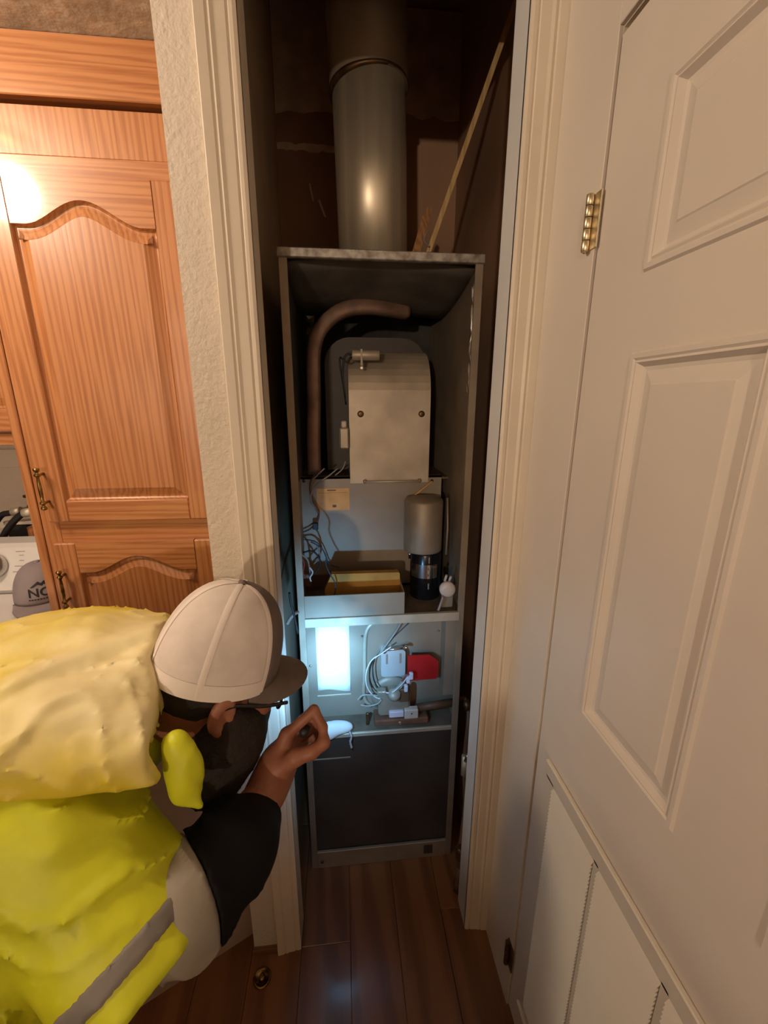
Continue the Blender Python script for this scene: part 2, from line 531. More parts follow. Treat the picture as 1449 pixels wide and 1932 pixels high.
# ------------------------------------------------------------------ signed distance modelling for cloth and body
class Field:
    def __init__(self, lo, hi, h):
        self.lo, self.h = np.array(lo, float), h
        n = np.ceil((np.array(hi) - self.lo) / h).astype(int) + 1
        ax = [self.lo[i] + h * np.arange(n[i]) for i in range(3)]
        self.X, self.Y, self.Z = np.meshgrid(*ax, indexing='ij')
        self.n = n

    def cap(self, a, b, ra, rb):
        a, b = np.array(a, float), np.array(b, float)
        ab = b - a
        L = ab @ ab + 1e-12
        px, py, pz = self.X - a[0], self.Y - a[1], self.Z - a[2]
        t = np.clip((px * ab[0] + py * ab[1] + pz * ab[2]) / L, 0, 1)
        return np.sqrt((px - t * ab[0]) ** 2 + (py - t * ab[1]) ** 2 + (pz - t * ab[2]) ** 2) - (ra + (rb - ra) * t)

    def ell(self, c, r, R=None):
        px, py, pz = self.X - c[0], self.Y - c[1], self.Z - c[2]
        if R is not None:
            R = np.array(R)   # rows are the local axes
            px, py, pz = (R[i][0] * px + R[i][1] * py + R[i][2] * pz for i in range(3))
        k0 = np.sqrt((px / r[0]) ** 2 + (py / r[1]) ** 2 + (pz / r[2]) ** 2)
        k1 = np.sqrt((px / r[0] ** 2) ** 2 + (py / r[1] ** 2) ** 2 + (pz / r[2] ** 2) ** 2) + 1e-9
        return k0 * (k0 - 1) / k1

    def plane(self, p, n):
        n = np.array(n, float)
        n /= np.linalg.norm(n)
        return (self.X - p[0]) * n[0] + (self.Y - p[1]) * n[1] + (self.Z - p[2]) * n[2]

    def folds(self, d, freq, warp=0.5, seed=1, p=2):
        """sharp crested cloth folds running across direction d"""
        rs = np.random.RandomState(seed)
        d = np.array(d, float) / np.linalg.norm(d)
        s = (self.X * d[0] + self.Y * d[1] + self.Z * d[2]) * freq
        for k in range(3):
            v = rs.normal(size=3)
            v = v / np.linalg.norm(v) * freq * 0.45
            s = s + warp * np.sin(self.X * v[0] * 2 + self.Y * v[1] * 2 + self.Z * v[2] * 2 + rs.uniform(0, 6))
        c = 1 - np.abs(np.sin(s))
        m = 0.5 + 0.5 * np.sin(self.X * rs.normal() * 14 + self.Y * rs.normal() * 14 + self.Z * rs.normal() * 14 + rs.uniform(0, 6))
        return c ** p * (0.25 + 0.75 * m)

    def mesh(self, F):
        """naive surface nets"""
        n0, n1, n2 = F.shape
        S = F < 0
        c = np.zeros((n0 - 1, n1 - 1, n2 - 1), np.int8)
        for i in (0, 1):
            for j in (0, 1):
                for k in (0, 1):
                    c += S[i:n0 - 1 + i, j:n1 - 1 + j, k:n2 - 1 + k]
        act = (c > 0) & (c < 8)
        idx = -np.ones(act.shape, np.int64)
        cells = np.argwhere(act)
        idx[act] = np.arange(len(cells))
        acc = np.zeros((len(cells), 3))
        cnt = np.zeros(len(cells))
        corners = [(i, j, k) for i in (0, 1) for j in (0, 1) for k in (0, 1)]
        val = {q: F[cells[:, 0] + q[0], cells[:, 1] + q[1], cells[:, 2] + q[2]] for q in corners}
        for q in corners:
            for ax in range(3):
                if q[ax] == 0:
                    w = list(q)
                    w[ax] = 1
                    a, b = val[q], val[tuple(w)]
                    x = (a < 0) != (b < 0)
                    t = np.where(x, a / np.where(a - b == 0, 1, a - b), 0)
                    for d in range(3):
                        acc[:, d] += np.where(x, q[d] + (t if d == ax else 0), 0)
                    cnt += x
        V = self.lo + self.h * (cells + acc / cnt[:, None])
        quads = []
        for ax in range(3):
            b1, b2 = [i for i in range(3) if i != ax]
            sl0 = [slice(None)] * 3
            sl1 = [slice(None)] * 3
            sl0[ax], sl1[ax] = slice(0, -1), slice(1, None)
            x = S[tuple(sl0)] != S[tuple(sl1)]
            e = np.argwhere(x)
            ok = (e[:, b1] > 0) & (e[:, b2] > 0) & (e[:, b1] < F.shape[b1] - 1) & (e[:, b2] < F.shape[b2] - 1)
            e = e[ok]
            ins = S[tuple(e.T)]
            q = []
            for d1, d2 in ((-1, -1), (0, -1), (0, 0), (-1, 0)):
                g = e.copy()
                g[:, b1] += d1
                g[:, b2] += d2
                q.append(idx[tuple(g.T)])
            q = np.stack(q, 1)
            flip = ins if ax != 1 else ~ins
            q[~flip] = q[~flip][:, ::-1]
            quads.append(q)
        return V, np.concatenate(quads)


def smin(a, b, k):
    h = np.maximum(k - np.abs(a - b), 0) / k
    return np.minimum(a, b) - h * h * k * 0.25


def smax(a, b, k):
    return -smin(-a, -b, k)


def union(k, *fs):
    f = fs[0]
    for g in fs[1:]:
        f = smin(f, g, k)
    return f


def mesh_from(parts, name, material, parent, label=None, smooth=0):
    vs, fs, n = [], [], 0
    for V, Q in parts:
        vs.append(V)
        fs.append(Q + n)
        n += len(V)
    V, Q = np.concatenate(vs), np.concatenate(fs)
    me = bpy.data.meshes.new(name)
    me.from_pydata(V.tolist(), [], Q.tolist())
    me.polygons.foreach_set('use_smooth', [True] * len(Q))
    me.materials.append(material)
    me.update()
    fix_normals(me)
    o = link(name, me, parent)
    if smooth:
        sm = o.modifiers.new('soften', 'SMOOTH')
        sm.factor = 0.5
        sm.iterations = smooth
    return props(o, label)


def text_flat(body, size):
    """triangulated lettering as flat 2D points and faces"""
    cu = bpy.data.curves.new('letters', 'FONT')
    cu.body = body
    cu.size = size
    cu.resolution_u = 3
    cu.offset = size * 0.018
    o = bpy.data.objects.new('letters', cu)
    COL.objects.link(o)
    dg = bpy.context.evaluated_depsgraph_get()
    me = bpy.data.meshes.new_from_object(o.evaluated_get(dg))
    v = [tuple(p.co) for p in me.vertices]
    f = [tuple(p.vertices) for p in me.polygons]
    bpy.data.objects.remove(o)
    bpy.data.meshes.remove(me)
    return v, f


# ================================================================== THE ROOM
def struct(name, mb, m, label, cat, parent=None, smooth=None):
    o = mb.build(name, m, parent, smooth)
    return props(o, label, cat, kind='structure')


CEIL = 2.46
SOF = 2.35
flo = struct('floor', MB().box((-2.3, -4.6, -0.06), (0.52, 1.80, -0.008)), M_FLOOR, 'reddish brown wood plank floor of hallway and closet', 'floor')
PW = 0.146
plank_me = MB().bbox((0.0005, 0.0005, -0.008), (PW - 0.0005, 1.1995, 0.0), 0.0012).mesh('plank', M_FLOOR)
k = 0
for ci in range(-15, 5):
    x0 = -0.155 + PW * ci
    if x0 < -2.3 or x0 > 0.40:
        continue
    for y0 in (-0.9, 0.3):
        off = ((ci * 37) % 11) / 11 * 0.6 - 0.3
        o = link('plank', plank_me, flo, (x0, y0 + off - 0.30, 0))
        k += 1
    yend = 1.5 + off - 0.30
    if x0 > -0.33:
        m2 = MB().bbox((x0 + 0.0005, yend, -0.008), (min(x0 + PW, 0.44) - 0.0005, 1.75, 0.0), 0.0012)
        m2.build('plank', M_FLOOR, flo)

struct('ceiling', MB().box((-2.3, -4.6, CEIL), (0.52, 1.0, CEIL + 0.05)), M_CEIL, 'textured ceiling of the hallway', 'ceiling')
struct('ceiling_soffit', MB().box((-2.3, 1.0, SOF), (-0.29, 1.80, CEIL + 0.05)), M_CEIL, 'dim textured lowered ceiling above the oak cabinet', 'ceiling')
struct('wall_front', MB().box((-0.294, 0.905, 0), (-0.166, 1.0, CEIL)).box((0.356, 0.905, 0), (0.418, 1.0, CEIL)).box((-0.166, 0.905, 2.39), (0.356, 1.0, CEIL)),
       M_WALL, 'cream textured stub wall beside the closet opening', 'wall')
struct('wall_right', MB().box((0.418, 0.72, 0), (0.52, 0.905, CEIL)).box((0.418, -0.085, 2.11), (0.52, 0.72, CEIL)).box((0.418, -4.6, 0), (0.52, -0.085, CEIL)).box((0.50, -0.085, 0), (0.52, 0.72, 2.11)),
       M_TRIM, 'cream wall holding the panelled white door', 'wall')
struct('shade_wall', MB().box((-2.3, -1.68, 0), (0.30, -1.60, 1.30)), M_DIMWALL, 'unseen partition added behind the viewer to shade the low parts', 'wall')  # added out of view to block the far lamp's low rays
struct('wall_left', MB().box((-2.35, -4.6, 0), (-2.3, 1.80, CEIL)), M_DIMWALL, 'room wall beyond the washing machine, darkened to cut bounce', 'wall')
struct('wall_rear', MB().box((-2.3, -4.65, 0), (0.52, -4.6, CEIL)), M_DIMWALL, 'wall at the far end behind the viewer, darkened to cut bounce', 'wall')
struct('wall_alcove', MB().box((-2.3, 1.75, 0), (-0.29, 1.80, CEIL)), M_WALL, 'cream wall behind the washing machine', 'wall')
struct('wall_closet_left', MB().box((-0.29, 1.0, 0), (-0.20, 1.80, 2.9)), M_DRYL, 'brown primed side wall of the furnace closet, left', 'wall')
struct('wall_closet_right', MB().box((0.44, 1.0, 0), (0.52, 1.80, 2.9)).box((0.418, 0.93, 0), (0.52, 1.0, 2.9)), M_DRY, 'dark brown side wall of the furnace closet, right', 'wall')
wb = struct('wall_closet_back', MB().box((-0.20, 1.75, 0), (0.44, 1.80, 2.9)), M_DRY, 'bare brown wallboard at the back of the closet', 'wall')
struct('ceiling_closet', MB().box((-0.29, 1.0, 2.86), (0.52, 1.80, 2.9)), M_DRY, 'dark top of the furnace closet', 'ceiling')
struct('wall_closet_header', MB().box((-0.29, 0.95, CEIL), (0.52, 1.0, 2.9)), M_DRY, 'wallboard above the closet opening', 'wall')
# smears of joint compound on the back wall
rs = random.Random(3)


def smear(x0, x1, zt, zb, jag, top_jag=0.0):
    n = 14
    bot = [(x0 + (x1 - x0) * i / n, zb + rs.uniform(-jag, jag)) for i in range(n + 1)]
    top = [(x1 - (x1 - x0) * i / n, zt + rs.uniform(-top_jag, top_jag)) for i in range(n + 1)]
    MB().prism(bot + top, 1, 1.748, 1.751).build('compound_smear', M_MUD, wb, label='smeared pale joint compound')


smear(-0.198, 0.44, 2.85, 2.545, 0.018)
smear(-0.198, 0.02, 2.452, 2.432, 0.004, 0.004)
for sp_ in ([(-0.094, 2.335), (-0.089, 2.337), (-0.079, 2.285), (-0.083, 2.283)], [(-0.064, 2.285), (-0.057, 2.288), (-0.036, 2.235), (-0.042, 2.233)]):
    MB().prism(sp_, 1, 1.748, 1.751).build('compound_smear', M_MUD, wb, label='smeared pale joint compound')

# casing profile: x offset from opening edge, thickness
PROF = [(0.0, 0.0), (0.0, 0.009), (0.006, 0.011), (0.012, 0.011), (0.015, 0.0095), (0.018, 0.012), (0.036, 0.0135), (0.042, 0.016), (0.047, 0.0145), (0.050, 0.017), (0.066, 0.019), (0.068, 0.017), (0.068, 0.0)]
YW = 0.905


def casing(name, x_edge, sgn, z0, z1, label):
    mb = MB()
    mb.prism([(x_edge + sgn * a, YW - t) for a, t in PROF], 2, z0, z1)
    return struct(name, mb, M_TRIM, label, 'door casing')


c1 = casing('trim_1', -0.156, -1, 0, 2.38, 'cream moulded door casing left of the furnace closet opening')
c2 = casing('trim_2', 0.346, 1, 0, 2.38, 'cream moulded door casing right of the furnace closet opening')
hd = MB().box((-0.224, 0.888, 2.38), (0.414, 0.905, 2.445))
struct('trim_3', hd, M_TRIM, 'cream head casing above the closet opening', 'door casing')
struct('trim_4', MB().bbox((-0.166, 0.899, 0), (-0.156, 0.975, 2.39), 0.001), M_TRIM, 'cream side jamb lining the left edge of closet opening', 'door jamb')
struct('trim_5', MB().bbox((0.346, 0.899, 0), (0.356, 0.975, 2.39), 0.001), M_JAMB, 'cream side jamb lining the right edge of closet opening', 'door jamb')
struct('trim_6', MB().bbox((0.411, 0.7205, 0.0), (0.419, 0.885, 2.44), 0.001).bbox((0.411, -0.085, 2.112), (0.419, 0.7200, 2.44), 0.001), M_DOOR, 'flat cream door frame board between closet casing and white door', 'door frame')
struct('baseboard_front', MB().prism([(-0.297, 0.905), (-0.297, 0.893), (-0.226, 0.893), (-0.226, 0.905)], 2, 0.0, 0.018), M_SHOE, 'short brown shoe moulding at the foot of stub wall', 'baseboard')

# ------------------------------------------------------------------ white panelled door on the right
DX = 0.415
Y0, Y1, DZ = -0.075, 0.716, 2.098
slab = MB()
ST = [(0.595, Y1), (0.26, 0.377), (Y0, 0.042)]
for a, b in ST:
    slab.box((DX, a, 0.012), (DX + 0.035, b, DZ))
for a, b in ((0.042, 0.26), (0.377, 0.595)):
    for z0, z1 in ((0.012, 1.05), (1.658, 1.76), (1.982, DZ)):
        slab.box((DX, a, z0), (DX + 0.035, b, z1))
door = struct('door_1', slab, M_DOOR, 'white six-panel style door with a louvred grille, closed in the right wall', 'door')
PP = [(0.0, 0.0), (0.003, 0.0035), (0.009, 0.0035), (0.012, 0.001), (0.015, 0.0025), (0.021, -0.006), (0.026, -0.007), (0.044, -0.0025), (0.046, -0.001)]
for a, b in ((0.042, 0.26), (0.377, 0.595)):
    for z0, z1 in ((1.05, 1.658), (1.76, 1.982)):
        rect = [(a, z0), (b, z0), (b, z1), (a, z1)]
        loops = []
        for d, h in PP:
            loops.append([(DX - h, y, z) for y, z in inset(rect, d)])
        rings(MB(), loops).build('panel', M_DOOR, door)


def hinge(zc, m):
    leaf = MB().bbox((0.4085, 0.712, zc - 0.04), (0.4112, 0.744, zc + 0.04), 0.0006)
    h = leaf.build('hinge', m, door, label='brass butt hinge' if m is M_HINGE else 'dull bronze hinge')
    for i in range(5):
        z0 = zc - 0.041 + i * 0.0165
        MB().lathe([(0.0055, 0), (0.006, 0.0006), (0.006, 0.0152), (0.0055, 0.0158)], (0.4035, 0.735, z0), seg=12).build('knuckle', m, h)
    MB().lathe([(0.0, -0.003), (0.004, -0.001), (0.004, 0)], (0.4035, 0.735, zc - 0.041), seg=10).build('hinge_tip', m, h)
    return h


hinge(1.868, M_HINGE)
hinge(0.178, M_BRONZE)
# louvred grille at the foot of the door
gf = MB()
GY0, GY1, GZ0, GZ1 = -0.03, 0.668, 0.12, 0.876
gx = DX - 0.0005
for (ya, yb, za, zb) in ((GY0, GY1, GZ1 - 0.010, GZ1), (GY0, GY1, GZ0, GZ0 + 0.010)):
    gf.bbox((gx - 0.009, ya, za), (gx, yb, zb), 0.002)
gf.bbox((gx - 0.003, GY0, GZ1 - 0.045), (gx, GY1, GZ1 - 0.008), 0.001).bbox((gx - 0.003, GY0, GZ0 + 0.008), (gx, GY1, GZ0 + 0.045), 0.001)
COLS = [(0.499, 0.640), (0.343, 0.485), (0.187, 0.329), (0.031, 0.173)]
edges = [GY1] + [v for c in COLS for v in (c[1], c[0])] + [GY0]
for i in range(0, len(edges), 2):
    gf.bbox((gx - 0.003, edges[i + 1], GZ0 + 0.04), (gx, edges[i], GZ1 - 0.04), 0.001)
grille = gf.build('grille', M_GRILLE, door, label='white stamped metal grille frame')
for a, b in COLS:
    sl = MB()
    z = GZ0 + 0.048
    while z < GZ1 - 0.05:
        vs = []
        for y in (a, b):
            vs += [(gx - 0.0005, y, z + 0.0082), (gx - 0.0075, y, z), (gx - 0.0068, y, z - 0.0008), (gx + 0.0003, y, z + 0.0072)]
        sl.add(vs, [(0, 1, 5, 4), (1, 2, 6, 5), (2, 3, 7, 6), (3, 0, 4, 7), (0, 3, 2, 1), (4, 5, 6, 7)])
        z += 0.0092
    sl.build('louvre_slats', M_GRILLE, grille, kind='stuff')

# ================================================================== FURNACE
FX0, FX1, FY, FT = -0.138, 0.358, 1.124, 1.935
fu = thing('furnace', (0.11, 1.42, 0), 'tall open grey metal furnace standing in the closet with its doors off', 'furnace')
for a, b, nm in ((FX0, FX0 + 0.006, 'left'), (FX1 - 0.006, FX1, 'right')):
    MB().box((a, FY, 0.0), (b, 1.72, FT - 0.006)).build('side_panel', M_GALVD, fu)
MB().bbox((FX0, FY - 0.006, 0.0), (FX0 + 0.020, FY, FT - 0.018), 0.001).build('front_flange', M_GALVD, fu)
MB().bbox((FX1 - 0.020, FY - 0.006, 0.0), (FX1, FY, FT - 0.018), 0.001).build('front_flange', M_GALVD, fu)
MB().box((FX0, FY, FT - 0.006), (FX1, 1.72, FT)).build('top_panel', M_GALVD, fu)
MB().bbox((FX0 - 0.003, FY - 0.012, FT - 0.019), (FX1 + 0.002, FY + 0.004, FT + 0.002), 0.002).build('top_rail', M_RUSTY, fu, label='stained bright top edge')
MB().box((FX0, 1.714, 0.0), (FX1, 1.72, FT - 0.006)).build('back_panel', M_SOOT, fu)
MB().box((FX0 + 0.006, 1.14, 1.36), (FX0 + 0.009, 1.714, 1.92)).build('liner', M_SOOT, fu)
# curved duct liner under the top
vs, fs = [], []
NX, NS = 16, 8
for i in range(NX + 1):
    u = i / NX
    x = -0.131 + u * 0.482
    zz = 1.868 + 0.012 * math.sin(math.pi * u)
    for j in range(NS + 1):
        t = j / NS
        vs.append((x, 1.52 - 0.36 * t, zz + 0.055 * t - 0.012 * math.sin(t * 3.14)))
for i in range(NX):
    for j in range(NS):
        a = i * (NS + 1) + j
        fs.append((a, a + 1, a + NS + 2, a + NS + 1))
ob = MB().add(vs, fs, True).build('curved_liner', M_INSUL, fu)
sol = ob.modifiers.new('thickness', 'SOLIDIFY')
sol.thickness = 0.008
# crumpled foil along the right inner wall and at the left back


def crumple(name, c, size, seed, n=9):
    r = random.Random(seed)
    vs, fs = [], []
    for i in range(n + 1):
        for j in range(n + 1):
            u, v = i / n, j / n
            vs.append((c[0] + size[0] * (r.random() - 0.5), c[1] + size[1] * (u - 0.5) + r.uniform(-.3, .3) * size[1] / n, c[2] + size[2] * (v - 0.5) + r.uniform(-.3, .3) * size[2] / n))
    for i in range(n):
        for j in range(n):
            a = i * (n + 1) + j
            fs.append((a, a + 1, a + n + 2, a + n + 1))
    return MB().add(vs, fs).build(name, M_FOIL, fu, label='crumpled shiny foil')


crumple('foil_strip', (0.347, 1.150, 1.745), (0.006, 0.030, 0.26), 4, 14)
crumple('foil_scrap', (-0.085, 1.40, 1.80), (0.03, 0.05, 0.075), 5, 7)

# brown vent tube with a long bend
tp = curve_pts([(-0.090, 1.36, 1.362), (-0.088, 1.36, 1.48), (-0.082, 1.36, 1.60), (-0.079, 1.36, 1.72), (-0.062, 1.362, 1.785), (-0.022, 1.368, 1.832), (0.030, 1.375, 1.859), (0.095, 1.385, 1.868), (0.150, 1.40, 1.866), (0.215, 1.43, 1.864)], 6)
sec = []
for k in range(16):
    a = 2 * math.pi * k / 16
    sec.append((math.copysign(abs(math.cos(a)) ** 0.55, math.cos(a)), math.copysign(abs(math.sin(a)) ** 0.55, math.sin(a))))
MB().tube(tp, 0.0215, section=sec, up0=(0, 1, 0)).build('vent_tube', M_COPPER, fu, smooth=True, label='brown square vent tube with a long bend')

# rounded plate behind the blower, then the blower scroll itself
pl = [(-0.050, 1.36), (0.285, 1.36), (0.285, 1.74)]
for k in range(7):
    a = math.pi / 2 * k / 6
    pl.append((0.205 + 0.08 * math.cos(a), 1.71 + 0.08 * math.sin(a)))
for k in range(7):
    a = math.pi / 2 + math.pi / 2 * k / 6
    pl.append((0.035 + 0.085 * math.cos(a), 1.705 + 0.085 * math.sin(a)))
MB().prism(pl, 1, 1.455, 1.462).build('blower_plate', M_LOWP, fu)  # dark material stands in for the shade behind the blower
prof = [(1.318, 1.336), (1.318, 1.600)]
for k in range(1, 13):
    a = math.pi * 0.60 * k / 12
    prof.append((1.318 + 0.135 * (1 - math.cos(a)), 1.600 + 0.145 * math.sin(a)))
prof += [(1.60, 1.66), (1.60, 1.336)]
MB().prism(prof, 0, 0.0245, 0.2775, smooth=False).build('blower_housing', M_BLOW, fu)
for x in (0.060, 0.250):
    MB().lathe([(0.010, 0.0), (0.010, 0.002), (0.006, 0.0035), (0.0, 0.004)], (x, 1.3185, 1.552), (0, -1, 0), 14).build('dimple', M_BRONZE, fu)
MB().tube([(0.075, 1.313, 1.340), (0.075, 1.306, 1.342), (0.245, 1.306, 1.342), (0.245, 1.313, 1.340)], 0.0035, 8).build('wire_handle', M_GALV, fu)
for x in (0.072, 0.248):
    MB().lathe([(0.007, 0), (0.007, 0.004), (0.003, 0.006)], (x, 1.317, 1.342), (0, -1, 0), 10).build('screw', M_GALVD, fu)
# capacitor
MB().lathe([(0.0, 0), (0.013, 0.0), (0.0145, 0.002), (0.0145, 0.078), (0.013, 0.08), (0.0, 0.08)], (0.036, 1.297, 1.720), (1, 0, 0), 18).build('capacitor', M_BLOW, fu)
MB().box((0.060, 1.2815, 1.690), (0.066, 1.300, 1.735)).build('capacitor_strap', M_GALVD, fu)
MB().lathe([(0.004, 0), (0.004, 0.006)], (0.063, 1.290, 1.684), (0, -1, 0), 8).build('screw', M_CHROME, fu)
for q in ([(0.034, 1.297, 1.722), (0.015, 1.30, 1.715), (0.008, 1.30, 1.66), (0.014, 1.31, 1.60)], [(0.034, 1.297, 1.716), (0.020, 1.295, 1.700), (0.000, 1.30, 1.71), (0.010, 1.31, 1.63), (0.016, 1.32, 1.58)]):
    MB().tube(curve_pts(q, 5), 0.0028, 6).build('wire', M_RUBBER, fu)
cn = MB().bbox((-0.006, 1.295, 1.448), (0.022, 1.318, 1.512), 0.004).build('connector', M_BLOW, fu)
MB().bbox((0.000, 1.298, 1.512), (0.016, 1.315, 1.532), 0.003).build('connector_plug', M_PLASTIC, cn)

# middle panel
MB().box((-0.132, 1.330, 0.978), (0.324, 1.336, 1.355)).box((-0.132, 1.330, 1.349), (0.324, 1.352, 1.355)).build('middle_panel', M_PANEL, fu)
MB().box((-0.132, 1.352, 1.340), (0.352, 1.71, 1.346)).build('blower_deck', M_DUST, fu)
lab = MB().box((-0.084, 1.3285, 1.246), (0.021, 1.330, 1.319)).build('rating_label', M_TAN, fu, label='tan paper rating label')
MB().box((-0.050, 1.3280, 1.311), (-0.022, 1.3285, 1.314)).box((-0.034, 1.3280, 1.256), (-0.022, 1.3285, 1.264)).box((-0.078, 1.3280, 1.304), (0.015, 1.3285, 1.3045)).build('print', M_INK, lab)
for p in ((-0.123, 1.344), (0.292, 1.338), (0.312, 1.22)):
    MB().lathe([(0.005, 0), (0.005, 0.002), (0.0, 0.004)], (p[0], 1.330, p[1]), (0, -1, 0), 10).build('screw', M_BRONZE, fu)
MB().tube([(0.292, 1.322, 1.338), (0.222, 1.322, 1.282)], 0.003, 8).build('brace_rod', M_TAN, fu)

# shelf, tray and ochre board
MB().box((-0.132, 1.124, 0.962), (0.352, 1.33, 0.970)).build('shelf', M_DUST, fu)
MB().bbox((-0.120, 1.114, 0.946), (0.343, 1.126, 0.974), 0.001).build('shelf_rail', M_GALV, fu)
MB().bbox((-0.1185, 1.119, 0.9746), (0.175, 1.123, 1.045), 0.0008).bbox((0.171, 1.123, 0.972), (0.175, 1.30, 1.045), 0.0008).build('tray_lip', M_PANEL, fu)
MB().box((-0.130, 1.318, 0.971), (0.19, 1.3295, 1.022)).build('tray_shadow_strip', M_WIREN, fu)  # brown strip standing in for the shadow of the tray lip
oc = MB().prism([(-0.062, 0.9725), (0.165, 0.9725), (0.172, 1.020), (0.170, 1.074), (0.165, 1.078), (-0.040, 1.080), (-0.062, 1.030)], 1, 1.192, 1.214)
oc.build('insulation_board', M_OCHRE, fu, label='ochre fibre board lying in the tray')

# draft motor: silver can above black can
mo = MB().lathe([(0.0, 0.0), (0.060, 0.0), (0.061, 0.003), (0.0615, 0.16), (0.058, 0.166), (0.030, 0.172), (0.0, 0.172)], (0.253, 1.262, 1.128), seg=28)
mo.build('motor_cover', M_GALVD, fu, label='dull silver motor can')
mb = MB().lathe([(0.0, 0.0), (0.048, 0.0), (0.050, 0.004), (0.050, 0.150), (0.047, 0.1575), (0.0, 0.1575)], (0.263, 1.255, 0.970), seg=28)
bm_ = mb.build('motor', M_BLACK, fu, label='gloss black electric motor')
vs, fs = [], []
for i in range(13):
    a = math.radians(-165 + 110 * i / 12)
    for z in (1.046, 1.092):
        vs.append((0.263 + 0.0506 * math.cos(a), 1.255 + 0.0506 * math.sin(a), z))
for i in range(12):
    fs.append((2 * i, 2 * i + 2, 2 * i + 3, 2 * i + 1))
MB().add(vs, fs, True).build('motor_label', M_CHROME, bm_, label='shiny silver label')
for z in (1.079, 1.058):
    a = math.radians(-95)
    MB().bbox((0.261, 1.2035, z - 0.004), (0.264, 1.2046, z + 0.004), 0.0004).build('label_print', M_INK, bm_)
MB().bbox((0.274, 1.2045, 1.083), (0.287, 1.2068, 1.0885), 0.0004).build('label_print', M_INK, bm_)
for z in (1.020, 1.108):
    MB().bbox((0.262, 1.2035, z - 0.010), (0.266, 1.206, z + 0.010), 0.0008).build('cooling_slot', M_GALVD, bm_)
MB().tube([(0.326, 1.25, 1.298), (0.328, 1.24, 1.20), (0.325, 1.235, 1.115)], 0.0035, 8).build('conduit', M_GALVD, fu)
MB().lathe([(0.004, 0), (0.004, 0.012), (0.006, 0.013), (0.006, 0.018)], (0.205, 1.225, 1.110), (0, 0, 1), 8).build('screw', M_CHROME, fu)
# pressure switch
ps = MB().lathe([(0.0, 0.0), (0.022, 0.0), (0.0245, 0.004), (0.0245, 0.012), (0.021, 0.016), (0.008, 0.018), (0.0, 0.018)], (0.311, 1.152, 1.037), (-0.15, -1, 0.1), 24)
pso = ps.build('pressure_switch', M_PLASTIC, fu, label='round cream pressure switch')
MB().bbox((0.296, 1.150, 0.972), (0.332, 1.166, 1.022), 0.003).build('bracket', M_GALVD, pso)
MB().tube([(0.302, 1.150, 1.062), (0.307, 1.148, 1.082)], 0.004, 8).build('hose_barb', M_PLASTIC, pso)
MB().tube([(0.316, 1.150, 1.062), (0.321, 1.148, 1.078)], 0.004, 8).build('hose_barb', M_PLASTIC, pso)
MB().tube(curve_pts([(0.295, 1.135, 1.018), (0.287, 1.130, 0.995), (0.280, 1.128, 0.976)], 5), 0.004, 8).build('hose', M_WIREG, pso)

# wiring at the left of the middle panel
W = {}
WIRES = [
    (M_WIREN, 0.0035, [(-0.0756, 1.3100, 1.3797), (-0.0964, 1.3100, 1.3515), (-0.1028, 1.3100, 1.3177), (-0.0959, 1.3100, 1.2831), (-0.0789, 1.3100, 1.2478), (-0.0853, 1.3100, 1.2126), (-0.1082, 1.3100, 1.1900), (-0.1378, 1.3100, 1.1729), (-0.1414, 1.3100, 1.1330)]),
    (M_WIREG, 0.0030, [(-0.0144, 1.3050, 1.3864), (-0.0431, 1.3050, 1.3633), (-0.0768, 1.3050, 1.3403), (-0.0977, 1.3050, 1.3135), (-0.1005, 1.3050, 1.2844), (-0.0882, 1.3050, 1.2616), (-0.0805, 1.3050, 1.2439)]),
    (M_WIREG, 0.0030, [(-0.0552, 1.3000, 1.3877), (-0.0754, 1.3000, 1.3697), (-0.0924, 1.3000, 1.3533)]),
    (M_WIREG, 0.0028, [(0.0110, 1.3200, 1.4072), (0.0004, 1.3200, 1.3821), (-0.0235, 1.3200, 1.3621)]),
    (M_WIREB, 0.0022, [(-0.1376, 1.3000, 1.1581), (-0.1006, 1.3000, 1.1533), (-0.0758, 1.3000, 1.1344), (-0.0600, 1.3000, 1.0971), (-0.0488, 1.3000, 1.0687), (-0.0178, 1.3000, 1.0562)]),
    (M_WIREB, 0.0022, [(-0.0960, 1.1600, 1.1973), (-0.0693, 1.1600, 1.1802), (-0.0534, 1.1600, 1.1535), (-0.0543, 1.1600, 1.1253), (-0.0444, 1.1600, 1.0963), (-0.0297, 1.1600, 1.0650), (-0.0305, 1.1600, 1.0340), (-0.0478, 1.1600, 0.9876)]),
    (M_RUBBER, 0.0036, [(-0.1268, 1.2400, 1.1363), (-0.0974, 1.2400, 1.1388), (-0.0772, 1.2400, 1.1117), (-0.0800, 1.2400, 1.0816), (-0.1042, 1.2400, 1.0538), (-0.1115, 1.2400, 1.0396)]),
    (M_WIREG, 0.0034, [(-0.1314, 1.2200, 1.1387), (-0.1131, 1.2200, 1.1191), (-0.1078, 1.2200, 1.0909), (-0.1061, 1.2200, 1.0554)]),
    (M_WIREW, 0.0030, [(-0.1059, 1.2000, 1.1025), (-0.0971, 1.2000, 1.0849), (-0.1058, 1.2000, 1.0678), (-0.1031, 1.2000, 1.0554)]),
    (M_WIRER, 0.0034, [(-0.1350, 1.2200, 1.1302), (-0.1232, 1.2200, 1.1090), (-0.1278, 1.2200, 1.0776), (-0.1191, 1.2200, 1.0560)]),
    (M_WIREG, 0.0028, [(-0.0967, 1.2500, 1.0925), (-0.0759, 1.2500, 1.1167), (-0.0844, 1.2500, 1.1523), (-0.1002, 1.2500, 1.1668)]),
]
for m, r, pts in WIRES:
    MB().tube(curve_pts(pts, 5), r * 0.8, 6).build('wire', m, fu)
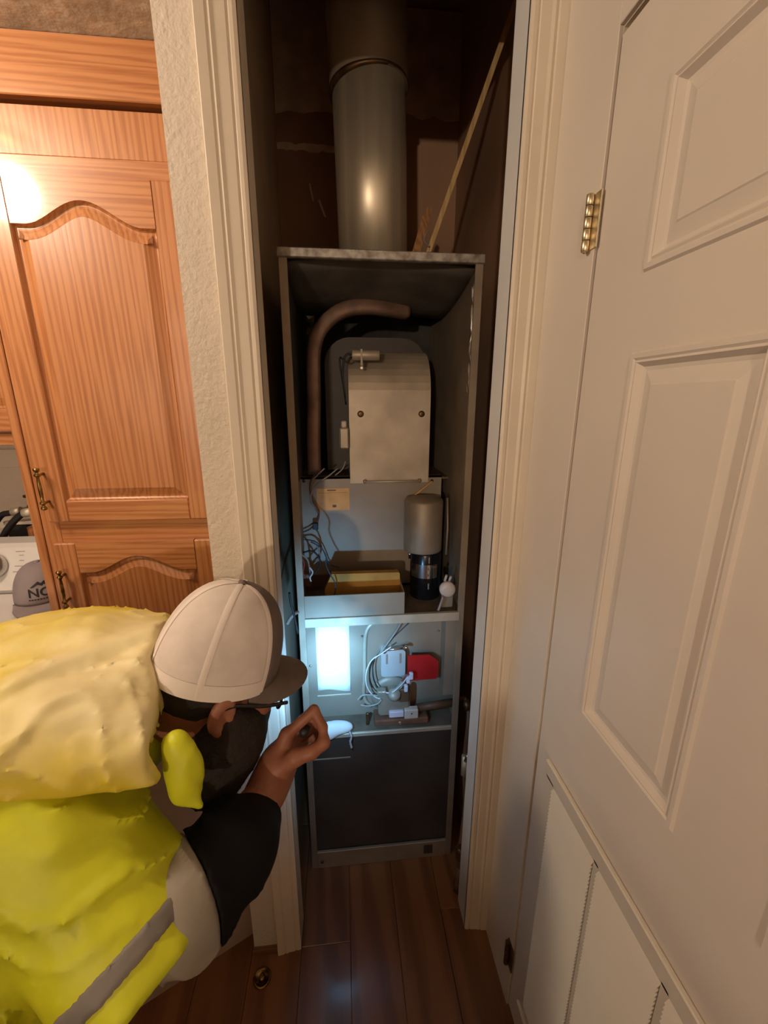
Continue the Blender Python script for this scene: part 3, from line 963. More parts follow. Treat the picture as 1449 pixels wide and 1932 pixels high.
MB().bbox((-0.0992, 1.3000, 1.1892), tuple(np.array((-0.0814, 1.3000, 1.2118)) + np.array([0, 0.012, 0])), 0.002).build('connector', M_RUBBER, fu)
MB().bbox((-0.1383, 1.2200, 1.0282), tuple(np.array((-0.1055, 1.2200, 1.0696)) + np.array([0, 0.03, 0])), 0.003).build('terminal_block', M_WIREN, fu)

# lower burner compartment
MB().box((-0.132, 1.205, 0.556), (0.352, 1.212, 0.962)).build('burner_plate', M_PANEL, fu)
pv = []
for i in range(9):
    for j in range(13):
        u, v = i / 8, j / 12
        curl = 0.010 * max(0, 1 - v / 0.12) ** 2 * (0.4 + 0.6 * u)
        pv.append((-0.097 + 0.107 * u, 1.2035 - curl, 0.664 + 0.245 * v + (0.004 * math.sin(u * 5) if v < 0.02 else 0)))
pf = [(i * 13 + j, (i + 1) * 13 + j, (i + 1) * 13 + j + 1, i * 13 + j + 1) for i in range(8) for j in range(12)]
po = MB().add(pv, pf, True).build('instruction_sheet', M_PAPER, fu, label='white paper instruction sheet lit by the torch')
po.modifiers.new('thickness', 'SOLIDIFY').thickness = 0.0006
MB().bbox((-0.100, 1.2025, 0.636), (0.012, 1.2055, 0.642), 0.0008).build('plate_seam', M_GALV, fu)
rd = [(0.1175, 1.2000, 0.9116), (0.0800, 1.2000, 0.8986), (0.0627, 1.2000, 0.8653), (0.0586, 1.2000, 0.7996), (0.0578, 1.2000, 0.7200), (0.0536, 1.2000, 0.6486), (0.0604, 1.2000, 0.6126), (0.0782, 1.2000, 0.5900)]
MB().tube(curve_pts(rd, 6), 0.0065, 8).build('embossed_rim', M_GALV, fu)
for p in [(-0.1177, 1.2040, 0.7573), (0.0504, 1.2040, 0.6665), (0.0508, 1.2040, 0.8559), (0.3019, 1.2040, 0.8607)]:
    MB().lathe([(0.004, 0), (0.004, 0.002), (0.0, 0.0035)], p, (0, -1, 0), 10).build('screw', M_CHROME, fu)
# gas control, red tag and burner assembly
vb = MB()
rr = []
for cx_, cz_, a0 in ((0.178, 0.806, 0), (0.121, 0.806, 90), (0.121, 0.732, 180), (0.178, 0.732, 270)):
    for k in range(5):
        a = math.radians(a0 + 90 * k / 4)
        rr.append((cx_ + 0.011 * math.cos(a), cz_ + 0.011 * math.sin(a)))
vb.prism(rr, 1, 1.172, 1.205)
va = vb.build('gas_control', M_VALVE, fu, label='pale rounded gas control box')
for x in (0.128, 0.172):
    MB().bbox((x - 0.003, 1.1695, 0.770), (x + 0.003, 1.1725, 0.806), 0.0008).build('rib', M_GALVD, va)
MB().tube([(0.118, 1.168, 0.822), (0.190, 1.168, 0.828)], 0.004, 8).build('pin', M_CHROME, va)
for x, z in ((0.120, 0.818), (0.190, 0.829)):
    MB().lathe([(0.006, 0), (0.006, 0.006), (0.003, 0.009)], (x, 1.170, z), (0, -1, 0), 10).build('screw', M_CHROME, va)
MB().prism([(0.196, 0.716), (0.210, 0.704), (0.292, 0.705), (0.297, 0.715), (0.297, 0.772), (0.268, 0.796), (0.196, 0.798)], 1, 1.168, 1.172).build('red_tag', M_RED, fu, label='red warning tag')
MB().lathe([(0.0, 0), (0.066, 0), (0.068, 0.004), (0.068, 0.010), (0.050, 0.014), (0.0, 0.016)], (0.145, 1.205, 0.635), (0, -1, 0), 30).build('burner_cover', M_PANEL, fu)
gv = MB().bbox((0.100, 1.150, 0.585), (0.205, 1.195, 0.675), 0.008).build('gas_valve', M_GALVD, fu)
MB().lathe([(0.0, 0), (0.020, 0), (0.022, 0.003), (0.018, 0.02), (0.0, 0.02)], (0.150, 1.150, 0.668), (0, -0.6, 0.8), 18).build('valve_knob', M_PANEL, gv)
MB().bbox((0.095, 1.140, 0.672), (0.125, 1.165, 0.690), 0.003).build('valve_arm', M_GALVD, gv)
MB().bbox((0.168, 1.145, 0.640), (0.200, 1.165, 0.690), 0.003).build('valve_terminal', M_WIREN, gv)
cb = MB().bbox((0.134, 1.140, 0.588), (0.182, 1.158, 0.610), 0.002).build('connector', M_LILAC, fu)
cb2 = MB().bbox((0.184, 1.138, 0.580), (0.230, 1.160, 0.615), 0.003).build('connector', M_PLASTIC, fu)
MB().bbox((0.205, 1.1365, 0.599), (0.210, 1.1385, 0.604), 0.0006).build('connector_print', M_INK, cb2)
MB().lathe([(0.007, 0), (0.007, 0.010), (0.004, 0.012)], (0.170, 1.150, 0.548 + 0.016), (0, -1, 0.2), 10).build('brass_fitting', M_CHROME, fu)
BW = [
    (M_WIREG, 0.0034, [(0.1814, 1.1700, 0.9342), (0.1584, 1.1700, 0.8890), (0.1249, 1.1700, 0.8381), (0.0977, 1.1700, 0.8014), (0.0806, 1.1700, 0.7831)]),
    (M_WIREW, 0.0026, [(0.1401, 1.1550, 0.8429), (0.1099, 1.1550, 0.8201), (0.0796, 1.1550, 0.7992), (0.0625, 1.1550, 0.7618), (0.0604, 1.1550, 0.7130), (0.0755, 1.1550, 0.6761), (0.1013, 1.1550, 0.6539), (0.1361, 1.1550, 0.6552), (0.1655, 1.1550, 0.6813), (0.1876, 1.1550, 0.7136)]),
    (M_RUBBER, 0.0022, [(0.0833, 1.1600, 0.7994), (0.0713, 1.1600, 0.7635), (0.0744, 1.1600, 0.7182), (0.0897, 1.1600, 0.6831), (0.1140, 1.1600, 0.6692)]),
    (M_RUBBER, 0.0022, [(0.0871, 1.1650, 0.7958), (0.0819, 1.1650, 0.7631), (0.0868, 1.1650, 0.7135), (0.1075, 1.1650, 0.6779), (0.1214, 1.1650, 0.6687)]),
    (M_WIREG, 0.0026, [(0.1228, 1.1450, 0.6763), (0.1519, 1.1450, 0.6940), (0.1740, 1.1450, 0.7182), (0.1908, 1.1450, 0.7425)]),
    (M_WIREW, 0.0026, [(0.1122, 1.1420, 0.6875), (0.1430, 1.1420, 0.6851), (0.1720, 1.1420, 0.7107), (0.1938, 1.1420, 0.7406)]),
    (M_WIREG, 0.0030, [(0.0305, 1.1500, 0.6555), (0.0478, 1.1500, 0.6741), (0.0752, 1.1500, 0.6740), (0.1026, 1.1500, 0.6679)]),
    (M_WIREG, 0.0034, [(0.0404, 1.1450, 0.6426), (0.0660, 1.1450, 0.6365), (0.0953, 1.1450, 0.6423), (0.1091, 1.1450, 0.6573)]),
    (M_RUBBER, 0.0022, [(0.1002, 1.2000, 0.7851), (0.1488, 1.2000, 0.8429), (0.2088, 1.2000, 0.9029)]),
    (M_WIRER, 0.0030, [(0.1732, 1.1400, 0.7259), (0.1849, 1.1400, 0.7427), (0.1967, 1.1400, 0.7496)]),
]
for m, r, pts in BW:
    MB().tube(curve_pts(pts, 5), r * 0.8, 6).build('wire', m, fu)
for p in [(0.1942, 1.1430, 0.7280), (0.2042, 1.1430, 0.7411), (0.1878, 1.1430, 0.6969)]:
    MB().bbox((p[0] - 0.006, p[1] - 0.006, p[2] - 0.012), (p[0] + 0.006, p[1] + 0.006, p[2] + 0.012), 0.002).build('wire_plug', M_LILAC, fu)
MB().tube([(0.225, 1.165, 0.600), (0.357, 1.165, 0.612)], 0.013, 12).build('gas_pipe', M_WIREN, fu, label='brown gas pipe')
MB().box((-0.132, 1.128, 0.548), (0.352, 1.205, 0.556)).build('burner_ledge', M_DUST, fu)
MB().bbox((-0.118, 1.119, 0.544), (0.338, 1.1265, 0.558), 0.001).build('ledge_edge', M_GALV, fu)
MB().bbox((0.085, 1.140, 0.5565), (0.265, 1.20, 0.580), 0.004).build('burner_tray', M_RUST, fu, label='rusty burner tray')
MB().bbox((0.058, 1.150, 0.5565), (0.068, 1.160, 0.602), 0.002).build('stud', M_BRONZE, fu)
MB().box((0.312, 1.150, 0.655), (0.352, 1.204, 0.944)).build('wiring_box', M_PANEL, fu)
# fibre pad hanging over the ledge, with a small plastic strip
f = Field((-0.10, 1.08, 0.52), (0.03, 1.15, 0.63), 0.004)
pad = smin(f.ell((-0.035, 1.125, 0.580), (0.050, 0.022, 0.020)), f.ell((-0.065, 1.118, 0.570), (0.026, 0.018, 0.026)), 0.02)
pad = pad - 0.002 * f.folds((1, 0.3, 0.8), 120, 0.6, 3)
mesh_from([f.mesh(pad)], 'fibre_pad', M_FIBRE, fu, label='white fibre pad')
MB().tube(curve_pts([(0.004, 1.112, 0.572), (0.009, 1.108, 0.556), (0.005, 1.109, 0.536), (0.009, 1.109, 0.512)], 5), [0.0035, 0.003, 0.0045, 0.003, 0.0045] * 3 + [0.004], 6).build('plastic_strip', M_VALVE, fu)
# lower panel and foot rail
MB().box((-0.120, 1.128, 0.070), (0.340, 1.134, 0.546)).build('lower_panel', M_LOWP, fu, label='dark lower furnace panel')
MB().bbox((-0.118, 1.1265, 0.455), (0.005, 1.1285, 0.460), 0.0005).build('panel_crease', M_PANEL, fu)
MB().bbox((-0.118, 1.116, 0.0), (0.338, 1.126, 0.072), 0.0015).build('foot_rail', M_GALVD, fu, label='dusty steel foot rail')
MB().bbox((0.258, 1.1145, 0.020), (0.290, 1.1165, 0.060), 0.0006).build('slot_cover', M_LOWP, fu)
MB().lathe([(0.006, 0), (0.006, 0.002), (0, 0.003)], (-0.102, 1.116, 0.030), (0, -1, 0), 10).build('screw', M_BRONZE, fu)

# ------------------------------------------------------------------ flue pipe
fl = thing('flue_pipe', (0.111, 1.42, FT), 'round galvanized flue pipe rising from the furnace top', 'flue pipe')
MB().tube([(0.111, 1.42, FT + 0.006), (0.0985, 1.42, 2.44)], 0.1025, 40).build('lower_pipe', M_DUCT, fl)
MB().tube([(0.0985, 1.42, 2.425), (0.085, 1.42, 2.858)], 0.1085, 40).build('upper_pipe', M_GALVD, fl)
MB().tube([(0.0990, 1.42, 2.420), (0.0987, 1.42, 2.422), (0.0985, 1.42, 2.427), (0.0983, 1.42, 2.429)], [0.1085, 0.1105, 0.1105, 0.1085], 40).build('collar', M_BRONZE, fl)

# ------------------------------------------------------------------ loose wood above the furnace
st = thing('wood_strip', (0.2272, 1.2500, 1.9754), 'long thin pale wood strip leaning from furnace top to closet wall', 'wood strip')
a, b = Vector((0.2291, 1.2500, 1.9576)), Vector((0.432, 1.235, 2.50))
a.z = 1.9365
b = a + (Vector((0.4310, 1.2177, 2.4963)) - a)
MB().tube([a, b], 0.0075, section=[(-0.8, -0.6), (0.8, -0.6), (0.8, 0.6), (-0.8, 0.6)]).build('strip', M_STICK, st)
MB().tube(curve_pts([(0.2373, 1.2350, 2.0232), (0.2284, 1.2300, 2.0016), (0.2382, 1.2350, 1.9912), (0.2465, 1.2400, 1.9881)], 4), 0.0018, 5).build('tie', M_WIREG, st)
sh = MB()
q = [(0.1915, 1.3000, 1.9788), (0.2170, 1.3000, 1.9796), (0.2735, 1.3600, 2.1249), (0.2625, 1.3600, 2.1310), (0.2445, 1.3500, 2.1002)]
q = [Vector(p) for p in q]
q[0].z = q[1].z = 1.9365
back = [p + Vector((0.002, 0.012, 0.004)) for p in q]
back[0].z = back[1].z = 1.9365
n = len(q)
sh.add(q + back, [tuple(range(n)), tuple(range(n, 2 * n))[::-1]] + [(i, (i + 1) % n, n + (i + 1) % n, n + i) for i in range(n)])
so = sh.build('wood_shard', M_SHARD)
props(so, 'short split orange-brown wood shard standing beside the flue pipe', 'wood shard')

# ------------------------------------------------------------------ gas line right of the furnace, loose cable left of it
gl = thing('gas_line', (0.38, 1.03, 0), 'old gas pipe with fittings running down the gap right of the furnace', 'gas pipe')
gp = [(0.3758, 1.1650, 0.6264), (0.3894, 1.1500, 0.6312), (0.3956, 1.1300, 0.6058), (0.3873, 1.1000, 0.5603), (0.3800, 1.0900, 0.4761), (0.3758, 1.0700, 0.4115), (0.3775, 1.0500, 0.3026), (0.3660, 1.0300, 0.2051), (0.3540, 1.0100, 0.1532), (0.3539, 1.0050, 0.0904)]
MB().tube(curve_pts(gp, 6), 0.0085, 10).build('pipe', M_WIREN, gl)
MB().tube([gp[1], gp[2]], 0.013, 12).build('elbow', M_BRONZE, gl)
MB().tube([(0.3771, 1.0800, 0.4757), (0.3725, 1.0650, 0.4129)], 0.012, 8).build('shutoff_valve', M_GALV, gl, label='grey shut-off valve')
MB().tube([(0.3741, 1.0680, 0.4649), (0.3801, 1.0640, 0.4934)], 0.006, 8).build('valve_lever', M_CHROME, gl)
MB().lathe([(0.012, 0), (0.017, 0.01), (0.017, 0.045), (0.011, 0.055)], (0.3554, 1.0050, 0.1322), (0, 0, 1), 12).build('drip_cap', M_BRONZE, gl)
MB().lathe([(0.016, 0.0), (0.016, 0.035), (0.010, 0.045), (0.010, 0.10)], ((0.3539, 1.0050, 0.0904)[0], 1.005, 0.0), (0, 0, 1), 12).build('floor_fitting', M_WIREN, gl)

lc = thing('loose_cable', (-0.16, 1.02, 0.9), 'dark cables hanging in the gap left of the furnace', 'cable')
MB().tube(curve_pts([(-0.1570, 1.0200, 1.0147), (-0.1477, 1.0300, 1.0275), (-0.1372, 1.0400, 1.0341), (-0.1310, 1.0600, 1.0278)], 6), 0.0045, 8).build('strand', M_WIREG, lc)
MB().tube(curve_pts([(-0.1464, 1.0300, 1.1018), (-0.1441, 1.0300, 1.0679), (-0.1374, 1.0300, 1.0364), (-0.1304, 1.0300, 0.9803)], 6), 0.003, 8).build('strand', M_RUBBER, lc)
MB().tube(curve_pts([(-0.1644, 1.0200, 0.8316), (-0.1570, 1.0300, 0.8027), (-0.1519, 1.0600, 0.7898), (-0.1436, 1.0800, 0.7829)], 6), 0.002, 6).build('strand', M_RUBBER, lc)

# ================================================================== OAK CABINETS
CY = 1.20
tc = thing('tall_cabinet', (-0.57, 1.46, 0), 'tall orange oak pantry cabinet with two arched panel doors left of the closet', 'cabinet')
CX0, CX1 = -0.832, -0.297
MB().box((CX0, CY + 0.02, 0.0), (CX0 + 0.015, 1.74, 2.225)).box((CX1 - 0.015, CY + 0.02, 0.0), (CX1, 1.74, 2.225)).box((CX0, 1.725, 0.0), (CX1, 1.74, 2.225)).box((CX0, CY + 0.02, 2.21), (CX1, 1.74, 2.225)).build('carcass', M_OAKV, tc)
MB().bbox((CX0, CY, 0.0), (CX0 + 0.045, CY + 0.02, 2.225), 0.0015).build('frame_stile', M_OAKV, tc)
MB().bbox((CX1 - 0.065, CY, 0.0), (CX1, CY + 0.02, 2.225), 0.0015).build('frame_stile', M_OAKV, tc)
for z0, z1, m in ((2.130, 2.2245, M_OAKV), (2.060, 2.130, M_OAKH), (1.195, 1.285, M_OAKH), (0.0, 0.11, M_OAKH)):
    MB().bbox((CX0 + 0.045, CY + 0.0005, z0), (CX1 - 0.065, CY + 0.02, z1), 0.001).build('frame_rail', m, tc)
MB().bbox((CX0 - 0.028, CY - 0.014, 2.2345), (CX1, 1.74, SOF - 0.001), 0.002).build('top_fascia', M_OAKH, tc, label='plain oak fascia board under the ceiling')
MB().bbox((-0.862, CY + 0.004, 0.0), (-0.838, 1.74, 2.225), 0.002).build('filler_strip', M_OAKV, tc)


def arch(x0, x1, zs, h, n=28):
    """top edge of a cathedral opening from right to left"""
    pts = []
    for i in range(n + 1):
        u = 1 - i / n
        t = min(1, max(0, (u - 0.10) / 0.80))
        s = 0.5 - 0.5 * math.cos(2 * math.pi * t)
        pts.append((x0 + (x1 - x0) * u, zs + h * s ** 0.9))
    return pts


def arched_door(x0, x1, z0, z1, ox0, ox1, oz0, ozs, h, parent, yf, hx, hz, hside=1):
    poly = [(ox0, oz0), (ox1, oz0)] + arch(ox0, ox1, ozs, h)      # counter-clockwise seen with x right, z up
    PR = [(0.0, 0.002), (0.003, 0.009), (0.006, 0.0115), (0.008, 0.0115), (0.012, 0.0105), (0.030, 0.003), (0.033, 0.0015)]
    loops = [[(x, yf + d, z) for x, z in inset(poly, a)] for a, d in PR]
    d = rings(MB(), loops).build('door', M_OAKV, parent, label='raised arched oak door panel')
    th = 0.019
    MB().bbox((x0, yf, z0), (ox0, yf + th, z1), 0.003).build('stile', M_OAKV, d)
    MB().bbox((ox1, yf, z0), (x1, yf + th, z1), 0.003).build('stile', M_OAKV, d)
    MB().bbox((ox0, yf, z0), (ox1, yf + th, oz0), 0.003).build('rail', M_OAKH, d)
    ap = arch(ox0, ox1, ozs, h)
    MB().prism([(ox0, z1), (ox1, z1)][::-1] + ap[::-1], 1, yf, yf + th).build('rail', M_OAKH, d)
    hp = [(0.0, 0), (0.0065, 0.002), (0.0075, 0.006), (0.005, 0.011), (0.003, 0.014), (0.0075, 0.018), (0.0075, 0.021), (0.0035, 0.026), (0.0045, 0.040), (0.0048, 0.057),
          (0.0045, 0.074), (0.0035, 0.088), (0.0075, 0.093), (0.0075, 0.096), (0.003, 0.100), (0.005, 0.103), (0.0075, 0.108), (0.0065, 0.112), (0.0, 0.114)]
    mb = MB().lathe(hp, (hx, yf - 0.024, hz), (0, 0, 1), 14)
    for zz in (0.0195, 0.0945):
        mb.tube([(hx, yf - 0.024, hz + zz), (hx, yf, hz + zz)], 0.0035, 8)
    mb.build('handle', M_BRASS, d, label='antique brass pull handle')
    return d


arched_door(-0.803, -0.372, 1.268, 2.085, -0.748, -0.428, 1.327, 1.985, 0.052, tc, CY - 0.0195, -0.788, 1.308)
arched_door(-0.803, -0.372, 0.115, 1.206, -0.745, -0.428, 0.18, 1.118, 0.046, tc, CY - 0.0195, -0.786, 1.022)

uc = thing('wall_cabinet', (-1.45, 1.58, 1.455), 'oak wall cabinet hanging above the washing machine', 'cabinet')
MB().box((-2.1, 1.44, 1.455), (-0.864, 1.742, 2.34)).build('carcass', M_OAKV, uc)
MB().bbox((-2.1, 1.42, 1.455), (-0.864, 1.44, 1.492), 0.002).build('frame_rail', M_OAKH, uc)
for i in range(3):
    xr = -0.90 - i * 0.40
    x0 = xr - 0.385
    rect = [(x0 + 0.055, 1.567), (xr - 0.055, 1.567), (xr - 0.055, 2.20), (x0 + 0.055, 2.20)]
    PR = [(0.0, 0.002), (0.004, 0.010), (0.008, 0.0105), (0.030, 0.003)]
    d = rings(MB(), [[(x, 1.402 + e, z) for x, z in inset(rect, a)] for a, e in PR]).build('door', M_OAKV, uc)
    MB().bbox((x0, 1.402, 1.497), (x0 + 0.055, 1.4195, 2.28), 0.003).build('stile', M_OAKV, d)
    MB().bbox((xr - 0.055, 1.402, 1.497), (xr, 1.4195, 2.28), 0.003).build('stile', M_OAKV, d)
    MB().bbox((x0 + 0.055, 1.402, 1.497), (xr - 0.055, 1.4195, 1.567), 0.003).build('rail', M_OAKH, d)
    MB().bbox((x0 + 0.055, 1.402, 2.20), (xr - 0.055, 1.4195, 2.28), 0.003).build('rail', M_OAKH, d)
struct('trim_7', MB().bbox((-2.1, 1.738, 1.34), (-0.87, 1.75, 1.41), 0.002), M_GRILLE, 'pale wall batten under the wall cabinet', 'batten')

# ------------------------------------------------------------------ washing machine
wm = thing('washing_machine', (-1.18, 1.20, 0), 'white top-loading washing machine with a silver dial beside the oak cabinet', 'washing machine')
MB().bbox((-1.52, 0.88, 0.015), (-0.872, 1.56, 0.955), 0.012).build('body', M_WASH, wm)
MB().bbox((-1.48, 0.91, 0.952), (-0.905, 1.40, 0.965), 0.006).build('lid', M_WASH, wm)
con = MB().prism([(1.425, 0.950), (1.405, 0.975), (1.455, 1.108), (1.475, 1.118), (1.55, 1.118), (1.55, 0.950)], 0, -1.51, -1.026).build('console', M_WASH, wm)
kn = Vector((-1.165, 1.4305, 1.052))
ka = Vector((0, -0.935, 0.355))
MB().lathe([(0.0, 0), (0.040, 0), (0.040, 0.008), (0.036, 0.028), (0.032, 0.031), (0.0, 0.032)], kn, ka, 28).build('dial', M_KNOB, con, label='silver program dial')
rs2 = random.Random(9)
for x0, x1, z, hh in [(-1.1063, -1.0765, 1.0957, 0.0014), (-1.0945, -1.0796, 1.0837, 0.0014), (-1.093, -1.0782, 1.0673, 0.0014), (-1.1071, -1.0808, 1.0498, 0.0014), (-1.1119, -1.0791, 1.0321, 0.0014), (-1.0933, -1.0835, 1.0266, 0.0014), (-1.1007, -1.0844, 1.0027, 0.0035), (-1.0994, -1.0847, 0.9979, 0.0035)]:
    yy = 1.405 + (z - 0.975) / (1.108 - 0.975) * 0.05
    MB().add([(x0, yy - 0.0014, z - hh), (x1, yy - 0.0014, z - hh), (x1, yy - 0.0002, z + hh), (x0, yy - 0.0002, z + hh)], [(0, 1, 2, 3)]).build('console_print', M_INK if hh > 0.002 else M_INKW, con)
for i in range(4):
    MB().lathe([(0.02, 0), (0.022, 0.016)], (-1.46 + 0.53 * (i % 2), 0.95 + 0.54 * (i // 2), 0.0), (0, 0, 1), 12).build('foot', M_RUBBER, wm)

# hoses, tap and outlet box behind the washer
for P, r, lb in (([(-1.3569, 1.6600, 1.0822), (-1.2925, 1.6600, 1.1646), (-1.2563, 1.6600, 1.1782), (-1.2176, 1.6600, 1.1856)], 0.011, 'black washer hose, upper of two behind the console'), ([(-1.3265, 1.6000, 0.9756), (-1.2542, 1.6000, 1.0989), (-1.2055, 1.6000, 1.1587), (-1.1627, 1.6000, 1.1919), (-1.1350, 1.6000, 1.1952)], 0.012, 'black washer hose, lower of two behind the console')):
    h = thing('washer_hose', P[0], lb, 'hose', 'washer hoses')
    MB().tube(curve_pts(P, 6), r, 10).build('hose', M_RUBBER, h)
    e = Vector(P[-1])
    MB().tube([e + Vector((-0.028, 0, -0.004)), e + Vector((0.004, 0, 0.002))], r * 1.35, 12).build('coupling', M_GALV, h)
tb = thing('water_tap', (-1.2087, 1.7000, 1.2046), 'bronze water tap on the wall behind the washing machine', 'tap')
MB().tube(curve_pts([(-1.2306, 1.7500, 1.1929), (-1.2039, 1.7000, 1.2002), (-1.1870, 1.6650, 1.1877)], 4), 0.010, 10).build('spout', M_BRONZE, tb)
MB().lathe([(0.006, 0), (0.006, 0.02), (0.018, 0.022), (0.018, 0.03)], (-1.2041, 1.7000, 1.2087), (0, 0, 1), 12).build('tap_handle', M_BRONZE, tb)
p0, p1 = (-1.3039, 1.7000, 1.0120), (-1.2268, 1.7000, 1.1238)
ob = thing('pump_box', (p0[0] + 0.03, 1.72, p0[2]), 'black box on the wall behind the washing machine', 'box')
MB().bbox((p0[0], 1.69, 0.96), (p1[0], 1.748, p1[2]), 0.004).build('case', M_RUBBER, ob)
MB().bbox((p0[0] - 0.004, 1.686, p1[2]), (p1[0] + 0.03, 1.748, p1[2] + 0.014), 0.002).build('lid', M_GRILLE, ob)
p2 = (-1.1959, 1.6600, 1.1263)
MB().bbox((p2[0], 1.64, 0.0), (-0.868, 1.735, p2[2]), 0.003).build('side_board', M_OAKV)
props(bpy.data.objects['side_board'], 'low oak board standing between washing machine and tall cabinet', 'board')

# ------------------------------------------------------------------ grey cap lying on the washer lid


def dome(c, F, S, U, rf, rs_, h, a0, a1, b0=0.0, b1=90.0, na=24, nb=12, off=0.0, sq=0.85):
    """part of a cap crown: angle a from the front towards the wearer's right, elevation b"""
    c, F, S, U = (np.array(v, float) for v in (c, F, S, U))
    vs, fs = [], []
    for i in range(na + 1):
        a = math.radians(a0 + (a1 - a0) * i / na)
        for j in range(nb + 1):
            b = math.radians(b0 + (b1 - b0) * j / nb)
            cb = max(0.0, math.cos(b)) ** sq
            sb = math.sin(b)
            p = c + F * (rf + off) * math.cos(a) * cb + S * (rs_ + off) * math.sin(a) * cb + U * ((h + off) * sb)
            vs.append(tuple(p))
    for i in range(na):
        for j in range(nb):
            q = i * (nb + 1) + j
            fs.append((q, q + nb + 1, q + nb + 2, q + 1))
    return MB().add(vs, fs, True)


def thicken(o, t):
    m = o.modifiers.new('thickness', 'SOLIDIFY')
    m.thickness = t
    m.offset = -1
    return o


def bill(c, F, S, U, rf, rs_, length, name, m, parent, droop=0.018, half=70, lift=0.0):
    c, F, S, U = (np.array(v, float) for v in (c, F, S, U))
    vs, fs = [], []
    NA, NR = 24, 8
    for i in range(NA + 1):
        a = math.radians(-half + 2 * half * i / NA)
        w = max(0.0, 1 - (abs(a) / math.radians(half)) ** 2.6)
        for j in range(NR + 1):
            t = j / NR
            ext = length * w * t
            x = rf * math.cos(a) + ext * (0.55 + 0.45 * math.cos(a))
            y = rs_ * math.sin(a) + ext * math.sin(a) * 0.25
            z = lift - droop * (y / rs_) ** 2 * (0.35 + 0.9 * t) - 0.010 * t
            vs.append(tuple(c + F * x + S * y + U * z))
    for i in range(NA):
        for j in range(NR):
            q = i * (NR + 1) + j
            fs.append((q, q + NR + 1, q + NR + 2, q + 1))
    o = MB().add(vs, fs, True).build(name, m, parent)
    return thicken(o, 0.004)


gc = (-0.966, 1.336, 0.983)
gcap = thing('grey_cap', (gc[0], gc[1], 0.966), 'mauve grey baseball cap with black logo resting on the washing machine lid', 'cap')
h_ = math.radians(-64)
GF = np.array([math.cos(h_), math.sin(h_), 0.0]); GF /= np.linalg.norm(GF)
GS = np.cross(GF, (0, 0, 1)); GS /= np.linalg.norm(GS)
GU = np.cross(GS, GF)
crown = thicken(dome(gc, GF, GS, GU, 0.086, 0.074, 0.116, -180, 180, 0, 90, 48, 14, sq=0.75).build('crown', M_CAPG, gcap), 0.002)
bill(gc, GF, GS, GU, 0.086, 0.074, 0.060, 'bill', M_CAPG, gcap, droop=0.003)
MB().lathe([(0.0, 0.006), (0.006, 0.004), (0.008, 0.0)], tuple(np.array(gc) + GU * 0.115), tuple(GU), 12).build('button', M_CAPG, gcap)


def on_cap(u, v, off=0.0012):
    """point on the grey crown: u metres along the front to the viewer's right, v metres up from the band"""
    b = math.asin(min(0.99, v / 0.116))
    cb = math.cos(b) ** 0.75
    a = -u / 0.08 / max(0.3, cb)
    return tuple(np.array(gc) + GF * (0.086 + off) * math.cos(a) * cb + GS * (0.074 + off) * math.sin(a) * cb + GU * ((0.116 + off) * math.sin(b)))


tv, tf = text_flat('NO', 0.032)
cxm = -0.026
lg = MB().add([on_cap(x * 1.25 + cxm, y * 1.1 + 0.030) for x, y, _ in tv], tf).build('logo_letters', M_LOGO, gcap, label='bold black letters')
MB().add([on_cap(u, v) for u, v in ((-0.018, 0.058), (0.004, 0.074), (0.012, 0.068), (0.020, 0.074), (0.036, 0.058), (0.028, 0.058), (0.020, 0.065), (0.013, 0.060), (0.004, 0.065), (-0.010, 0.058))],
         [(0, 1, 8, 9), (1, 2, 7, 8), (2, 3, 6, 7), (3, 4, 5, 6)]).build('logo_mountain', M_LOGO, gcap, label='black mountain outline')
sm_ = MB()
for i in range(9):
    u0 = -0.026 + i * 0.0075
    sm_.add([on_cap(u0, 0.0205), on_cap(u0 + 0.0055, 0.0205), on_cap(u0 + 0.0055, 0.0235), on_cap(u0, 0.0235)], [(0, 1, 2, 3)])
sm_.build('logo_small_line', M_LOGO, gcap)

# ------------------------------------------------------------------ furnace access panel leaning beside the wall, brass floor cup
fpn = thing('furnace_access_panel', (-0.45, 0.87, 0), 'tan sheet metal furnace panel standing on the floor behind the crouching worker', 'metal panel')
A_, B_ = Vector((-0.302, 0.952, 0.0)), Vector((-0.700, 0.752, 0.0))
dirv = (B_ - A_).normalized()
nrm = Vector((-dirv.y, dirv.x, 0))
if nrm.y < 0:
    nrm = -nrm
lean = Vector((0, 0, 0.80)) + nrm * 0.035


def slabm(o0, o1, z0, z1, t0, t1):
    vs = []
    for t in (t0, t1):
        for s_, z in ((o0, z0), (o1, z0), (o1, z1), (o0, z1)):
            vs.append(A_ + dirv * s_ + lean * z + nrm * t)
    return MB().add(vs, [(0, 1, 2, 3), (7, 6, 5, 4), (0, 4, 5, 1), (1, 5, 6, 2), (2, 6, 7, 3), (3, 7, 4, 0)])


slabm(0.0, 0.41, 0.0, 1.0, 0.0, 0.004).build('sheet', M_DOORP, fpn)
slabm(0.0, 0.006, 0.0, 1.0, 0.004, 0.022).build('side_flange', M_DOORP, fpn)
slabm(0.404, 0.41, 0.0, 1.0, 0.004, 0.022).build('side_flange', M_DOORP, fpn)
slabm(0.006, 0.404, 0.99, 1.0, 0.004, 0.022).build('top_flange', M_DOORP, fpn)

